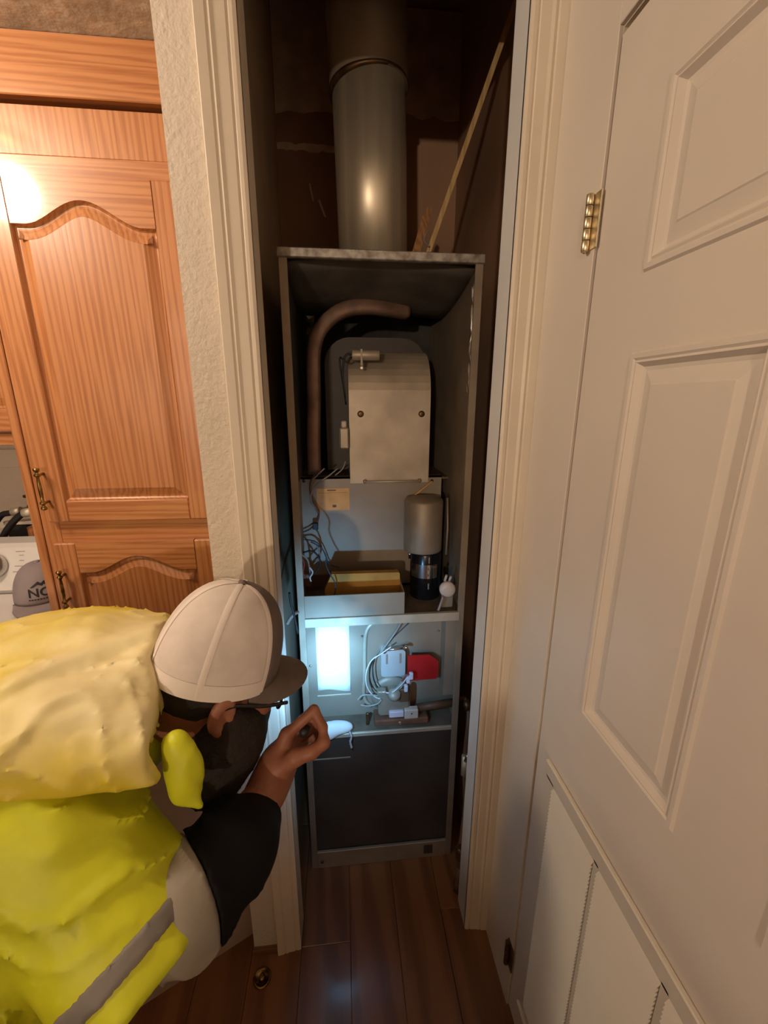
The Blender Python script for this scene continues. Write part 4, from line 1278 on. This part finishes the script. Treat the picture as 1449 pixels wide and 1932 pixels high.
bc = thing('brass_floor_cup', (-0.261, 0.840, 0), 'small round brass cup on the wood floor below the casing', 'floor cup')
MB().lathe([(0.0, 0.0005), (0.024, 0.0005), (0.025, 0.003), (0.022, 0.006), (0.019, 0.004), (0.018, 0.002), (0.0, 0.002)], (-0.261, 0.840, 0), (0, 0, 1), 28).build('ring', M_BRASS, bc)
MB().lathe([(0.009, 0.002), (0.008, 0.008), (0.004, 0.010), (0.0, 0.010)], (-0.261, 0.840, 0), (0, 0, 1), 20).build('stud', M_BRASS, bc)

# ================================================================== THE WORKER
pe = thing('person', (-0.88, 0.56, 0), 'person in hi-vis yellow jacket and white cap bending towards the furnace, hand raised', 'person')
hd, pt, rl = math.radians(33), math.radians(20), math.radians(4)
HF = np.array([math.cos(hd) * math.cos(pt), math.sin(hd) * math.cos(pt), -math.sin(pt)])
HU = np.array([math.cos(hd) * math.sin(pt), math.sin(hd) * math.sin(pt), math.cos(pt)])
HS = np.cross(HF, HU)
HU, HS = math.cos(rl) * HU + math.sin(rl) * HS, math.cos(rl) * HS - math.sin(rl) * HU
HC = np.array((-0.2157, 0.6413, 1.1640))
HR = [HF, HS, HU]


def hp(f_, s_, u_):
    return HC + HF * f_ + HS * s_ + HU * u_


NECK = np.array([-0.345, 0.655, 1.085])
SR = np.array((-0.4039, 0.4795, 1.0513))      # right shoulder
AE = np.array((-0.2482, 0.3832, 0.9051))      # end of the short yellow sleeve
EL = np.array((-0.2224, 0.4232, 0.9480))      # elbow
MID = np.array((-0.1729, 0.4874, 0.9537))
CUFF = np.array((-0.1419, 0.5534, 0.9402))
WR = np.array((-0.1389, 0.5736, 0.9586))
SL = np.array([-0.44, 0.815, 1.07])
EL2 = np.array([-0.74, 0.695, 0.84])
WR2 = np.array([-0.69, 0.63, 0.62])
PEL = np.array([-0.93, 0.58, 0.93])
LEGS = [((-0.93, 0.49, 0.90), (-0.77, 0.42, 0.50), (-0.92, 0.42, 0.09)), ((-0.93, 0.66, 0.90), (-0.80, 0.655, 0.50), (-0.92, 0.66, 0.09))]

parts = []
# torso, legs and arms in one coarse field
f = Field((-1.15, 0.30, 0.02), (-0.10, 0.95, 1.24), 0.013)
b = union(0.06, f.cap((-0.46, 0.65, 1.06), (-0.70, 0.62, 1.03), 0.125, 0.115), f.cap((-0.70, 0.62, 1.03), PEL, 0.115, 0.135), f.cap(SR, SL, 0.065, 0.065), f.cap(NECK, (-0.46, 0.65, 1.06), 0.06, 0.09))
b = union(0.03, b, f.cap(SR, EL, 0.052, 0.042), f.cap(EL, WR, 0.042, 0.030), f.cap(SL, EL2, 0.052, 0.042), f.cap(EL2, WR2, 0.042, 0.030))
for hpv, kn_, an in LEGS:
    b = union(0.04, b, f.cap(hpv, kn_, 0.085, 0.060), f.cap(kn_, an, 0.060, 0.042), f.cap(an, (an[0] + 0.16, an[1], 0.05), 0.04, 0.035))
parts.append(f.mesh(b))
# head and neck
lo = HC + np.array([-0.24, -0.20, -0.26])
f = Field(lo, HC + np.array([0.20, 0.18, 0.14]), 0.004)
hfield = union(0.035, f.ell(hp(0.0, 0, 0.0), (0.093, 0.074, 0.105), HR), f.ell(hp(0.030, 0, -0.070), (0.062, 0.056, 0.062), HR), f.ell(hp(0.052, 0, -0.110), (0.030, 0.030, 0.026), HR))
hfield = smin(hfield, f.cap(hp(0.088, 0, -0.028), hp(0.112, 0, -0.068), 0.009, 0.014), 0.016)                       # nose
hfield = smin(hfield, f.cap(hp(0.084, -0.030, -0.018), hp(0.084, 0.030, -0.018), 0.009, 0.009), 0.014)              # brow
for sgn in (-1, 1):
    hfield = smax(hfield, -f.ell(hp(0.098, sgn * 0.032, -0.034), (0.012, 0.016, 0.010), HR), 0.012)                 # eye sockets
    hfield = smin(hfield, f.ell(hp(0.075, sgn * 0.045, -0.060), (0.022, 0.018, 0.018), HR), 0.02)                   # cheeks
hfield = smin(hfield, f.cap(hp(0.090, -0.018, -0.096), hp(0.090, 0.018, -0.096), 0.007, 0.007), 0.010)              # lips
hfield = smin(hfield, f.cap(hp(-0.035, 0, -0.075), NECK, 0.056, 0.060), 0.03)
for sgn in (-1, 1):
    ear = f.ell(hp(-0.008, sgn * 0.081, -0.042), (0.021, 0.010, 0.034), HR)
    ear = smin(ear, f.ell(hp(0.000, sgn * 0.077, -0.074), (0.011, 0.008, 0.013), HR), 0.008)
    ear = smax(ear, -f.ell(hp(-0.003, sgn * 0.092, -0.046), (0.012, 0.010, 0.022), HR), 0.006)
    hfield = smin(hfield, ear, 0.006)
parts.append(f.mesh(hfield))


def hand_field(f, wrist, knuck, fingers, thumb, r=0.0088):
    """palm between wrist and the four knuckles, fingers as chains, thumb leaving the side of the palm"""
    wrist = np.array(wrist)
    g = f.cap(wrist, (wrist + np.mean(knuck, 0)) / 2, 0.026, 0.027)
    for kq in knuck:
        g = smin(g, f.cap(wrist * 0.65 + np.array(kq) * 0.35, kq, 0.017, 0.0125), 0.022)
    for ch in fingers:
        fin = None
        for i in range(len(ch) - 1):
            c_ = f.cap(ch[i], ch[i + 1], r * (1.12 - 0.10 * i), r * (1.02 - 0.10 * i))
            fin = c_ if fin is None else smin(fin, c_, 0.004)
        g = smin(g, fin, 0.006)
    th_ = None
    for i in range(len(thumb) - 1):
        c_ = f.cap(thumb[i], thumb[i + 1], 0.0165 - 0.0030 * i, 0.0135 - 0.0018 * i)
        th_ = c_ if th_ is None else smin(th_, c_, 0.006)
    return smin(g, th_, 0.012)


HK = [(-0.1063, 0.6129, 1.0327), (-0.1060, 0.6309, 1.0104), (-0.1044, 0.6459, 0.9856), (-0.1013, 0.6583, 0.9591)]
HFING = [
    [(-0.1063, 0.6129, 1.0327), (-0.0593, 0.6242, 1.0692), (-0.0440, 0.6100, 1.0452), (-0.0422, 0.5954, 1.0301)],
    [(-0.1060, 0.6309, 1.0104), (-0.0596, 0.6416, 1.0410), (-0.0468, 0.6296, 1.0164), (-0.0539, 0.6142, 1.0065)],
    [(-0.1044, 0.6459, 0.9856), (-0.0617, 0.6569, 1.0116), (-0.0512, 0.6438, 0.9898), (-0.0611, 0.6287, 0.9840)],
    [(-0.1013, 0.6583, 0.9591), (-0.0674, 0.6663, 0.9822), (-0.0593, 0.6532, 0.9673), (-0.0683, 0.6390, 0.9652)],
]
HTH = [(-0.1212, 0.5810, 0.9930), (-0.0899, 0.5780, 1.0169), (-0.0620, 0.5810, 1.0230), (-0.0419, 0.5892, 1.0304)]
lo = np.min([WR, CUFF, *HK, *sum(HFING, []), *HTH], 0) - 0.045
hi = np.max([WR, CUFF, *HK, *sum(HFING, []), *HTH], 0) + 0.04
f = Field(lo, hi, 0.0026)
g = hand_field(f, WR, HK, HFING, HTH)
g = union(0.02, g, f.cap(EL + (CUFF - EL) * 0.7, WR, 0.036, 0.027), f.cap(WR, (np.array(HK[1]) + WR) / 2, 0.027, 0.026))
parts.append(f.mesh(g))
# left hand resting on the thigh
kd = np.array([0.05, -0.03, -0.055])
K2 = [WR2 + kd + np.array([0.0, 0.022 * i - 0.033, 0.006 * (1.5 - abs(i - 1.5))]) for i in range(4)]
F2 = [[k_, k_ + np.array([0.036, -0.004, -0.012]), k_ + np.array([0.058, -0.006, -0.032]), k_ + np.array([0.064, -0.008, -0.052])] for k_ in K2]
T2 = [WR2 + np.array([0.015, -0.02, -0.02]), WR2 + np.array([0.045, -0.055, -0.03]), WR2 + np.array([0.07, -0.065, -0.045]), WR2 + np.array([0.088, -0.062, -0.062])]
f = Field(WR2 + np.array([-0.06, -0.12, -0.16]), WR2 + np.array([0.16, 0.10, 0.06]), 0.0045)
parts.append(f.mesh(hand_field(f, WR2, K2, F2, T2)))
mesh_from(parts, 'body', M_SKIN, pe, 'skin of head, neck and bare hand')
# thumb and finger nails
for a_, b_ in ((HTH[2], HTH[3]), (HFING[0][2], HFING[0][3])):
    a_, b_ = np.array(a_), np.array(b_)
    d_ = (b_ - a_) / np.linalg.norm(b_ - a_)
    toc = np.array([0.0, 0.0, 1.59]) - b_
    n_ = toc - d_ * (toc @ d_)
    n_ /= np.linalg.norm(n_)
    w_ = np.cross(d_, n_)
    R_ = [d_, w_, n_]
    ff = Field(b_ - 0.016, b_ + 0.016, 0.0012)
    mesh_from([ff.mesh(ff.ell(b_ + d_ * 0.001 + n_ * 0.0075, (0.0065, 0.0052, 0.0018), R_))], 'nail', M_SKIN, pe)
for sgn in (-1, 1):
    MB().lathe([(0.0, -0.011), (0.008, -0.008), (0.011, 0.0), (0.008, 0.008), (0.0, 0.011)], hp(0.083, sgn * 0.032, -0.034), tuple(HF), 16).build('eye', M_WASH, pe)
    MB().lathe([(0.005, 0.0), (0.005, 0.0008), (0.0, 0.001)], hp(0.0935, sgn * 0.032, -0.034), tuple(HF), 14).build('iris', M_LOGO, pe)

# hair below the cap and long beard
f = Field(HC + np.array([-0.20, -0.16, -0.16]), HC + np.array([0.14, 0.14, 0.10]), 0.004)
hair = f.ell(hp(-0.004, 0, -0.008), (0.098, 0.0785, 0.108), HR)
hair = smax(hair, f.plane(hp(0, 0, 0.004), HU), 0.004)
hair = smax(hair, -f.plane(hp(-0.015, 0, -0.052), HU - HF * 0.55), 0.01)
hair = smax(hair, f.plane(hp(-0.012, 0, 0), HF + HU * 0.25), 0.006)
hair = hair - 0.0015 * f.folds(HS, 220, 0.6, 8)
mesh_from([f.mesh(hair)], 'hair', M_HAIR, pe, 'dark hair below the cap')
BT = np.array((-0.2264, 0.5766, 0.9759))
f = Field(np.minimum(BT, HC) - np.array([0.10, 0.10, 0.06]), np.maximum(BT, HC) + np.array([0.13, 0.13, 0.0]), 0.0045)
jaw = hp(0.035, 0, -0.098)
bd = union(0.05, f.ell(hp(0.030, 0, -0.098), (0.070, 0.068, 0.048), HR), f.cap(jaw, jaw * 0.45 + BT * 0.55, 0.062, 0.058), f.cap(jaw * 0.45 + BT * 0.55, BT, 0.058, 0.030), f.cap(hp(0.01, 0.066, -0.060), hp(0.045, 0.052, -0.100), 0.014, 0.022), f.cap(hp(0.01, -0.066, -0.060), hp(0.045, -0.052, -0.100), 0.014, 0.022))
bd = smin(bd, f.cap(hp(0.098, -0.022, -0.086), hp(0.098, 0.022, -0.086), 0.011, 0.011), 0.02)
dn = (BT - jaw) / np.linalg.norm(BT - jaw)
bd = bd - 0.0045 * f.folds(np.cross(dn, HF) + 0.4 * HF, 95, 0.9, 5) - 0.002 * f.folds(HF - HS, 260, 0.5, 6)
mesh_from([f.mesh(bd)], 'beard', M_HAIR, pe, 'long dark brown beard')

# cap: white mesh back, brown grey front and bill
cp = dome(HC, HF, HS, HU, 0.104, 0.086, 0.143, 60, 300, -6, 90, 48, 18, sq=0.78).build('cap', M_MESH, pe, label='trucker cap with white mesh back and brown grey front')
thicken(cp, 0.002)
thicken(dome(HC, HF, HS, HU, 0.104, 0.086, 0.143, -60, 60, -3, 90, 26, 18, sq=0.78).build('cap_front', M_CAPF, cp, label='brown grey front panel'), 0.002)
for a in (62, 120, 180, 240, 298):
    w = 4.6
    vs, fs = [], []
    for j in range(25):
        bb = -5 + 94 * j / 24
        cb = max(0.16, math.cos(math.radians(bb)) ** 0.78)
        for k2 in (-1, 0, 1):
            aa = a + k2 * w / cb * 0.62
            rb = math.radians(bb)
            cbb = max(0.0, math.cos(rb)) ** 0.78
            o_ = 0.0016 if k2 == 0 else 0.0006
            vs.append(HC + HF * (0.104 + o_) * math.cos(math.radians(aa)) * cbb + HS * (0.086 + o_) * math.sin(math.radians(aa)) * cbb + HU * (0.143 + o_) * math.sin(rb))
    fs = [(3 * j + k2, 3 * j + k2 + 1, 3 * j + 4 + k2, 3 * j + 3 + k2) for j in range(24) for k2 in (0, 1)]
    MB().add(vs, fs, True).build('seam_tape', M_SEAM, cp)
dome(HC, HF, HS, HU, 0.104, 0.086, 0.143, 62, 298, -6.5, 4, 48, 4, off=0.0008, sq=0.78).build('sweatband', M_SEAM, cp)
bill(HC, HF, HS, HU, 0.102, 0.084, 0.072, 'bill', M_CAPF, cp, droop=0.019, half=72, lift=-0.004)
MB().lathe([(0.0, 0.007), (0.006, 0.005), (0.008, 0.0)], tuple(HC + HU * 0.142), tuple(HU), 14).build('button', M_CAPF, cp)

# glasses
gl_ = MB()
for sgn in (-1, 1):
    if sgn > 0:
        go = gl_.build('glasses', M_FRAME, pe, label='black framed glasses')
        gl_ = MB()
    gl_.tube(curve_pts([hp(-0.012, sgn * 0.084, -0.030), hp(0.010, sgn * 0.084, -0.026), hp(0.060, sgn * 0.080, -0.036), hp(0.112, sgn * 0.068, -0.044)], 5), 0.0032, 8)
gl_.build('temple', M_FRAME, go)
for sgn in (-1, 1):
    ring = [hp(0.116 - 0.012 * abs(math.cos(t)) * (1 if math.cos(t) * sgn > 0 else 0.2), sgn * 0.034 + 0.028 * math.cos(t), -0.050 + 0.019 * math.sin(t)) for t in [2 * math.pi * k / 24 for k in range(24)]]
    MB().tube(ring, 0.0026, 8, closed=True).build('rim', M_FRAME, go)
MB().tube([hp(0.116, -0.007, -0.044), hp(0.119, 0, -0.042), hp(0.116, 0.007, -0.044)], 0.0024, 8).build('bridge', M_FRAME, go)

# ---- jacket
f = Field((-1.14, 0.24, 0.58), (-0.12, 0.96, 1.34), 0.0060)
back = union(0.08, f.ell((-0.52, 0.645, 1.070), (0.23, 0.185, 0.145)), f.cap((-0.58, 0.63, 1.055), PEL + np.array([0, 0, 0.01]), 0.155, 0.165))
back = smin(back, f.cap((-0.44, 0.60, 1.10), SR, 0.105, 0.092), 0.06)
back = smin(back, f.cap((-0.44, 0.70, 1.10), SL, 0.10, 0.082), 0.06)
flank = f.cap((-0.4559, 0.4572, 0.9482), (-0.4596, 0.3972, 0.7606), 0.118, 0.108)
larm = union(0.03, f.cap(SL, EL2, 0.080, 0.068), f.cap(EL2, EL2 * 0.25 + WR2 * 0.75, 0.068, 0.050))
axis = (AE - SR) / np.linalg.norm(AE - SR)
rarm_o = f.cap(SR, AE + axis * 0.05, 0.094, 0.090)
hem = f.plane(AE + axis * 0.004, axis)
wr = 0.015 * f.folds((0.20, 0.55, 0.9), 46, 0.9, 21, 3) + 0.008 * f.folds((0.7, -0.2, 0.7), 78, 0.8, 22, 3)
rarm_o = rarm_o - wr
rarm = smax(rarm_o, hem, 0.006)
rarm = smax(rarm, -(f.cap(SR + axis * 0.20, AE + axis * 0.10, 0.070, 0.074)), 0.004)
jk = union(0.05, back - wr * 0.6, flank - wr)
jk = smin(smin(jk, rarm, 0.035), larm - 0.5 * wr, 0.03)
jk = smax(jk, -f.plane((-0.98, 0.6, 0.86), (0.35, 0, 1.0)), 0.01) if False else jk
jo = mesh_from([f.mesh(jk)], 'jacket', M_HIVIS, pe, 'hi-vis yellow jacket', 4)
# reflective band round the short sleeve
band = smax(np.abs(f.plane(AE - axis * 0.040, axis)) - 0.0125, rarm_o - 0.0035, 0.003)
band = smax(band, -f.plane(SR + axis * 0.05, axis), 0.002)
mesh_from([f.mesh(band)], 'reflective_band', M_REFL, jo, 'grey reflective tape')
# hood and cape lying over the shoulders
hood_o = union(0.09, f.ell((-0.50, 0.645, 1.070), (0.262, 0.205, 0.152)), f.cap((-0.4372, 0.5048, 1.1336), (-0.2688, 0.5046, 1.0993), 0.095, 0.080), f.cap((-0.50, 0.72, 1.085), (-0.30, 0.72, 1.105), 0.11, 0.095), f.cap((-0.50, 0.64, 1.095), (-0.30, 0.63, 1.135), 0.11, 0.085), f.cap((-0.74, 0.68, 1.085), (-0.45, 0.68, 1.10), 0.118, 0.112))
wh = 0.013 * f.folds((0.45, 0.75, 0.40), 34, 1.1, 31, 4) + 0.009 * f.folds((0.10, 0.9, 0.5), 62, 1.0, 33, 4)
hood_o = hood_o + 0.006
CREASES = [
    [(-0.437, 0.524, 1.229), (-0.407, 0.56, 1.227), (-0.363, 0.598, 1.226), (-0.309, 0.639, 1.228)], [(-0.511, 0.599, 1.228), (-0.476, 0.625, 1.234), (-0.443, 0.662, 1.234)],
    [(-0.393, 0.507, 1.218), (-0.355, 0.525, 1.211), (-0.318, 0.547, 1.207), (-0.298, 0.596, 1.22)], [(-0.387, 0.491, 1.212), (-0.354, 0.51, 1.208), (-0.32, 0.52, 1.2)],
    [(-0.368, 0.472, 1.198), (-0.338, 0.49, 1.197), (-0.289, 0.492, 1.182)], [(-0.383, 0.462, 1.198), (-0.34, 0.455, 1.178), (-0.29, 0.47, 1.172)],
    [(-0.327, 0.45, 1.169), (-0.287, 0.451, 1.156), (-0.252, 0.475, 1.162)], [(-0.411, 0.452, 1.199), (-0.375, 0.444, 1.18), (-0.334, 0.436, 1.153)], [(-0.41, 0.66, 1.233), (-0.39, 0.608, 1.23)]]
crs = np.zeros_like(f.X)
for ci_, cr in enumerate(CREASES):
    for a_, b_ in zip(cr[:-1], cr[1:]):
        dd = np.maximum(f.cap(a_, b_, 0.0, 0.0), 0)
        crs = np.maximum(crs, (0.030 - 0.005 * (ci_ % 3)) * np.exp(-dd / (0.017 + 0.004 * (ci_ % 3))))
hood_o = hood_o - wh - crs + 0.008
edge = f.plane((-0.237, 0.47, 1.08), (1.0, 0.20, 0.22))
low = -f.plane((-0.3021, 0.4461, 1.1205), np.array([0.05, 0.45, 0.90]))
hood = smax(smax(hood_o, edge + 0.010 * f.folds((0, 1, 1), 30, 0.5, 4), 0.008), low, 0.010)
hood = smax(hood, -(hood_o + 0.030), 0.006)
mesh_from([f.mesh(hood)], 'hood', M_CREAM, jo, 'faded cream hood with painted ochre shading lying over the shoulders', 4)
fp_ = [(-0.2366, 0.5008, 1.1360), (-0.2261, 0.4978, 1.1093), (-0.2277, 0.4867, 1.0866), (-0.2281, 0.4817, 1.0676), (-0.2060, 0.4750, 1.0507)]
f2 = Field(np.min(fp_, 0) - 0.05, np.max(fp_, 0) + 0.05, 0.0035)
fl_ = union(0.02, f2.ell((np.array(fp_[1]) + fp_[2]) / 2, (0.026, 0.012, 0.043)), f2.cap(fp_[0], fp_[1], 0.007, 0.012), f2.cap(fp_[2], fp_[3], 0.011, 0.008), f2.cap(fp_[3], fp_[4], 0.008, 0.004), f2.cap(fp_[2], fp_[0], 0.012, 0.012))
fl_ = fl_ - 0.002 * f2.folds((0.9, 0.3, 0.2), 70, 0.5, 9)
mesh_from([f2.mesh(fl_)], 'collar_flap', M_HIVIS, jo, 'yellow collar flap with cord end')
# long sleeve: pale grey above, black towards the cuff
lo = np.min([EL, MID, CUFF], 0) - 0.12
hi = np.max([EL, MID, CUFF], 0) + 0.11
f = Field(lo, hi, 0.005)
DR = np.array((-0.1919, 0.4334, 0.8613))
slv = union(0.03, f.cap(EL, MID, 0.060, 0.056), f.cap(MID, CUFF, 0.056, 0.033), f.cap(MID, DR, 0.042, 0.005), f.cap(SR + axis * 0.15, EL, 0.052, 0.060))
slv = slv - 0.009 * f.folds((0.5, 0.3, 0.8), 60, 0.8, 41, 3)
P1, P2, P3 = (np.array(q) for q in [(-0.2352, 0.4841, 0.9764), (-0.1803, 0.4131, 0.8869), (-0.2884, 0.6036, 0.8194)])
nb_ = np.cross(P2 - P1, P3 - P1)
bound = f.plane(P1, nb_ if nb_[0] > 0 else -nb_)
bound = bound + 0.9 * np.maximum(0, f.plane((P1 + P2) / 2, P2 - P1)) ** 2 + 2.0 * f.plane((P1 + P2) / 2, P2 - P1) ** 2 - 0.012
dcu = (CUFF - MID) / np.linalg.norm(CUFF - MID)
cut = f.plane(CUFF + dcu * 0.004, dcu)
grey = smax(slv, bound, 0.003)
blk = smax(smax(slv - 0.002, -bound, 0.003), cut, 0.004)
blk = smax(blk, -f.cap(CUFF - dcu * 0.03, CUFF + dcu * 0.06, 0.029, 0.031), 0.003)
mesh_from([f.mesh(grey)], 'sleeve', M_SLEEVE, jo, 'pale grey long sleeve', 3)
mesh_from([f.mesh(blk)], 'sleeve_cuff', M_CUFF, jo, 'black lower sleeve', 3)
# trousers and boots
f = Field((-1.16, 0.28, 0.06), (-0.60, 0.86, 1.10), 0.011)
tr = f.cap(PEL, (-0.80, 0.60, 1.0), 0.150, 0.140)
for hpv, kn_, an in LEGS:
    tr = union(0.04, tr, f.cap(hpv, kn_, 0.100, 0.078), f.cap(kn_, (an[0], an[1], 0.12), 0.078, 0.065))
tr = tr - 0.006 * f.folds((0.2, 0.3, 0.9), 40, 0.8, 51)
mesh_from([f.mesh(tr)], 'trousers', M_DENIM, pe, 'dark work trousers')
for hpv, kn_, an in LEGS:
    f = Field((an[0] - 0.09, an[1] - 0.08, 0.0), (an[0] + 0.25, an[1] + 0.08, 0.20), 0.006)
    bt = union(0.03, f.cap((an[0], an[1], 0.15), (an[0], an[1], 0.06), 0.052, 0.052), f.ell((an[0] + 0.08, an[1], 0.045), (0.13, 0.05, 0.048)))
    bt = smax(bt, 0.005 - f.Z, 0.004)
    mesh_from([f.mesh(bt)], 'boot', M_BOOT, pe, 'brown work boot')

# ------------------------------------------------------------------ torch held in the raised hand
T0 = np.array((-0.0767, 0.6164, 1.0335))
AIM = np.array((-0.045, 1.203, 0.785))
td = (AIM - T0) / np.linalg.norm(AIM - T0)
T0 = T0 - td * 0.010
to = thing('torch', tuple(T0), 'small black torch gripped in the raised hand and shining on the furnace', 'torch')
MB().lathe([(0.0, 0), (0.0065, 0.0), (0.0078, 0.003), (0.0078, 0.078), (0.0105, 0.088), (0.0115, 0.105), (0.0105, 0.106), (0.0100, 0.101)], tuple(T0), tuple(td), 20).build('barrel', M_RUBBER, to)
MB().lathe([(0.0100, 0.100), (0.0, 0.1005)], tuple(T0), tuple(td), 20).build('lens', M_LENS, to)
for nm, size, k_ in (('torch_hot_beam', 27, 1.0), ('torch_mid_beam', 62, 0.62), ('torch_spill', 120, 0.20)):
    sp = lamp_light(nm, 'SPOT', tuple(T0 + td * 0.110), TORCH_W * k_, (0.25, 0.60, 1.0), 0.008)
    sp.data.spot_size = math.radians(size)
    sp.data.spot_blend = 1.0
    sp.rotation_euler = Vector(-td).to_track_quat('Z', 'Y').to_euler()


# ================================================================== LAMPS (outside the picture, they light the place)
cl = thing('ceiling_lamp', (CEIL_LAMP[0], CEIL_LAMP[1], CEIL), 'round ceiling lamp over the laundry alcove', 'lamp')
MB().lathe([(0.0, 0.0), (0.09, 0.0), (0.09, -0.02), (0.06, -0.03), (0.0, -0.03)], (CEIL_LAMP[0], CEIL_LAMP[1], CEIL), (0, 0, 1), 28).build('base', M_BRASS, cl)
lamp_light('ceiling_bulb', 'POINT', CEIL_LAMP, CEIL_W, WARM, 0.085)
fp = thing('floor_lamp', (FAR_LAMP[0], FAR_LAMP[1], 0), 'slim floor lamp in the room behind', 'lamp')
MB().lathe([(0.13, 0.0), (0.13, 0.015), (0.02, 0.03), (0.012, 0.05), (0.012, 1.62), (0.03, 1.64), (0.03, 1.70), (0.0, 1.70)], (FAR_LAMP[0], FAR_LAMP[1], 0), (0, 0, 1), 24).build('pole', M_BRASS, fp)
lamp_light('floor_lamp_bulb', 'POINT', FAR_LAMP, FAR_W, WARM, 0.07)
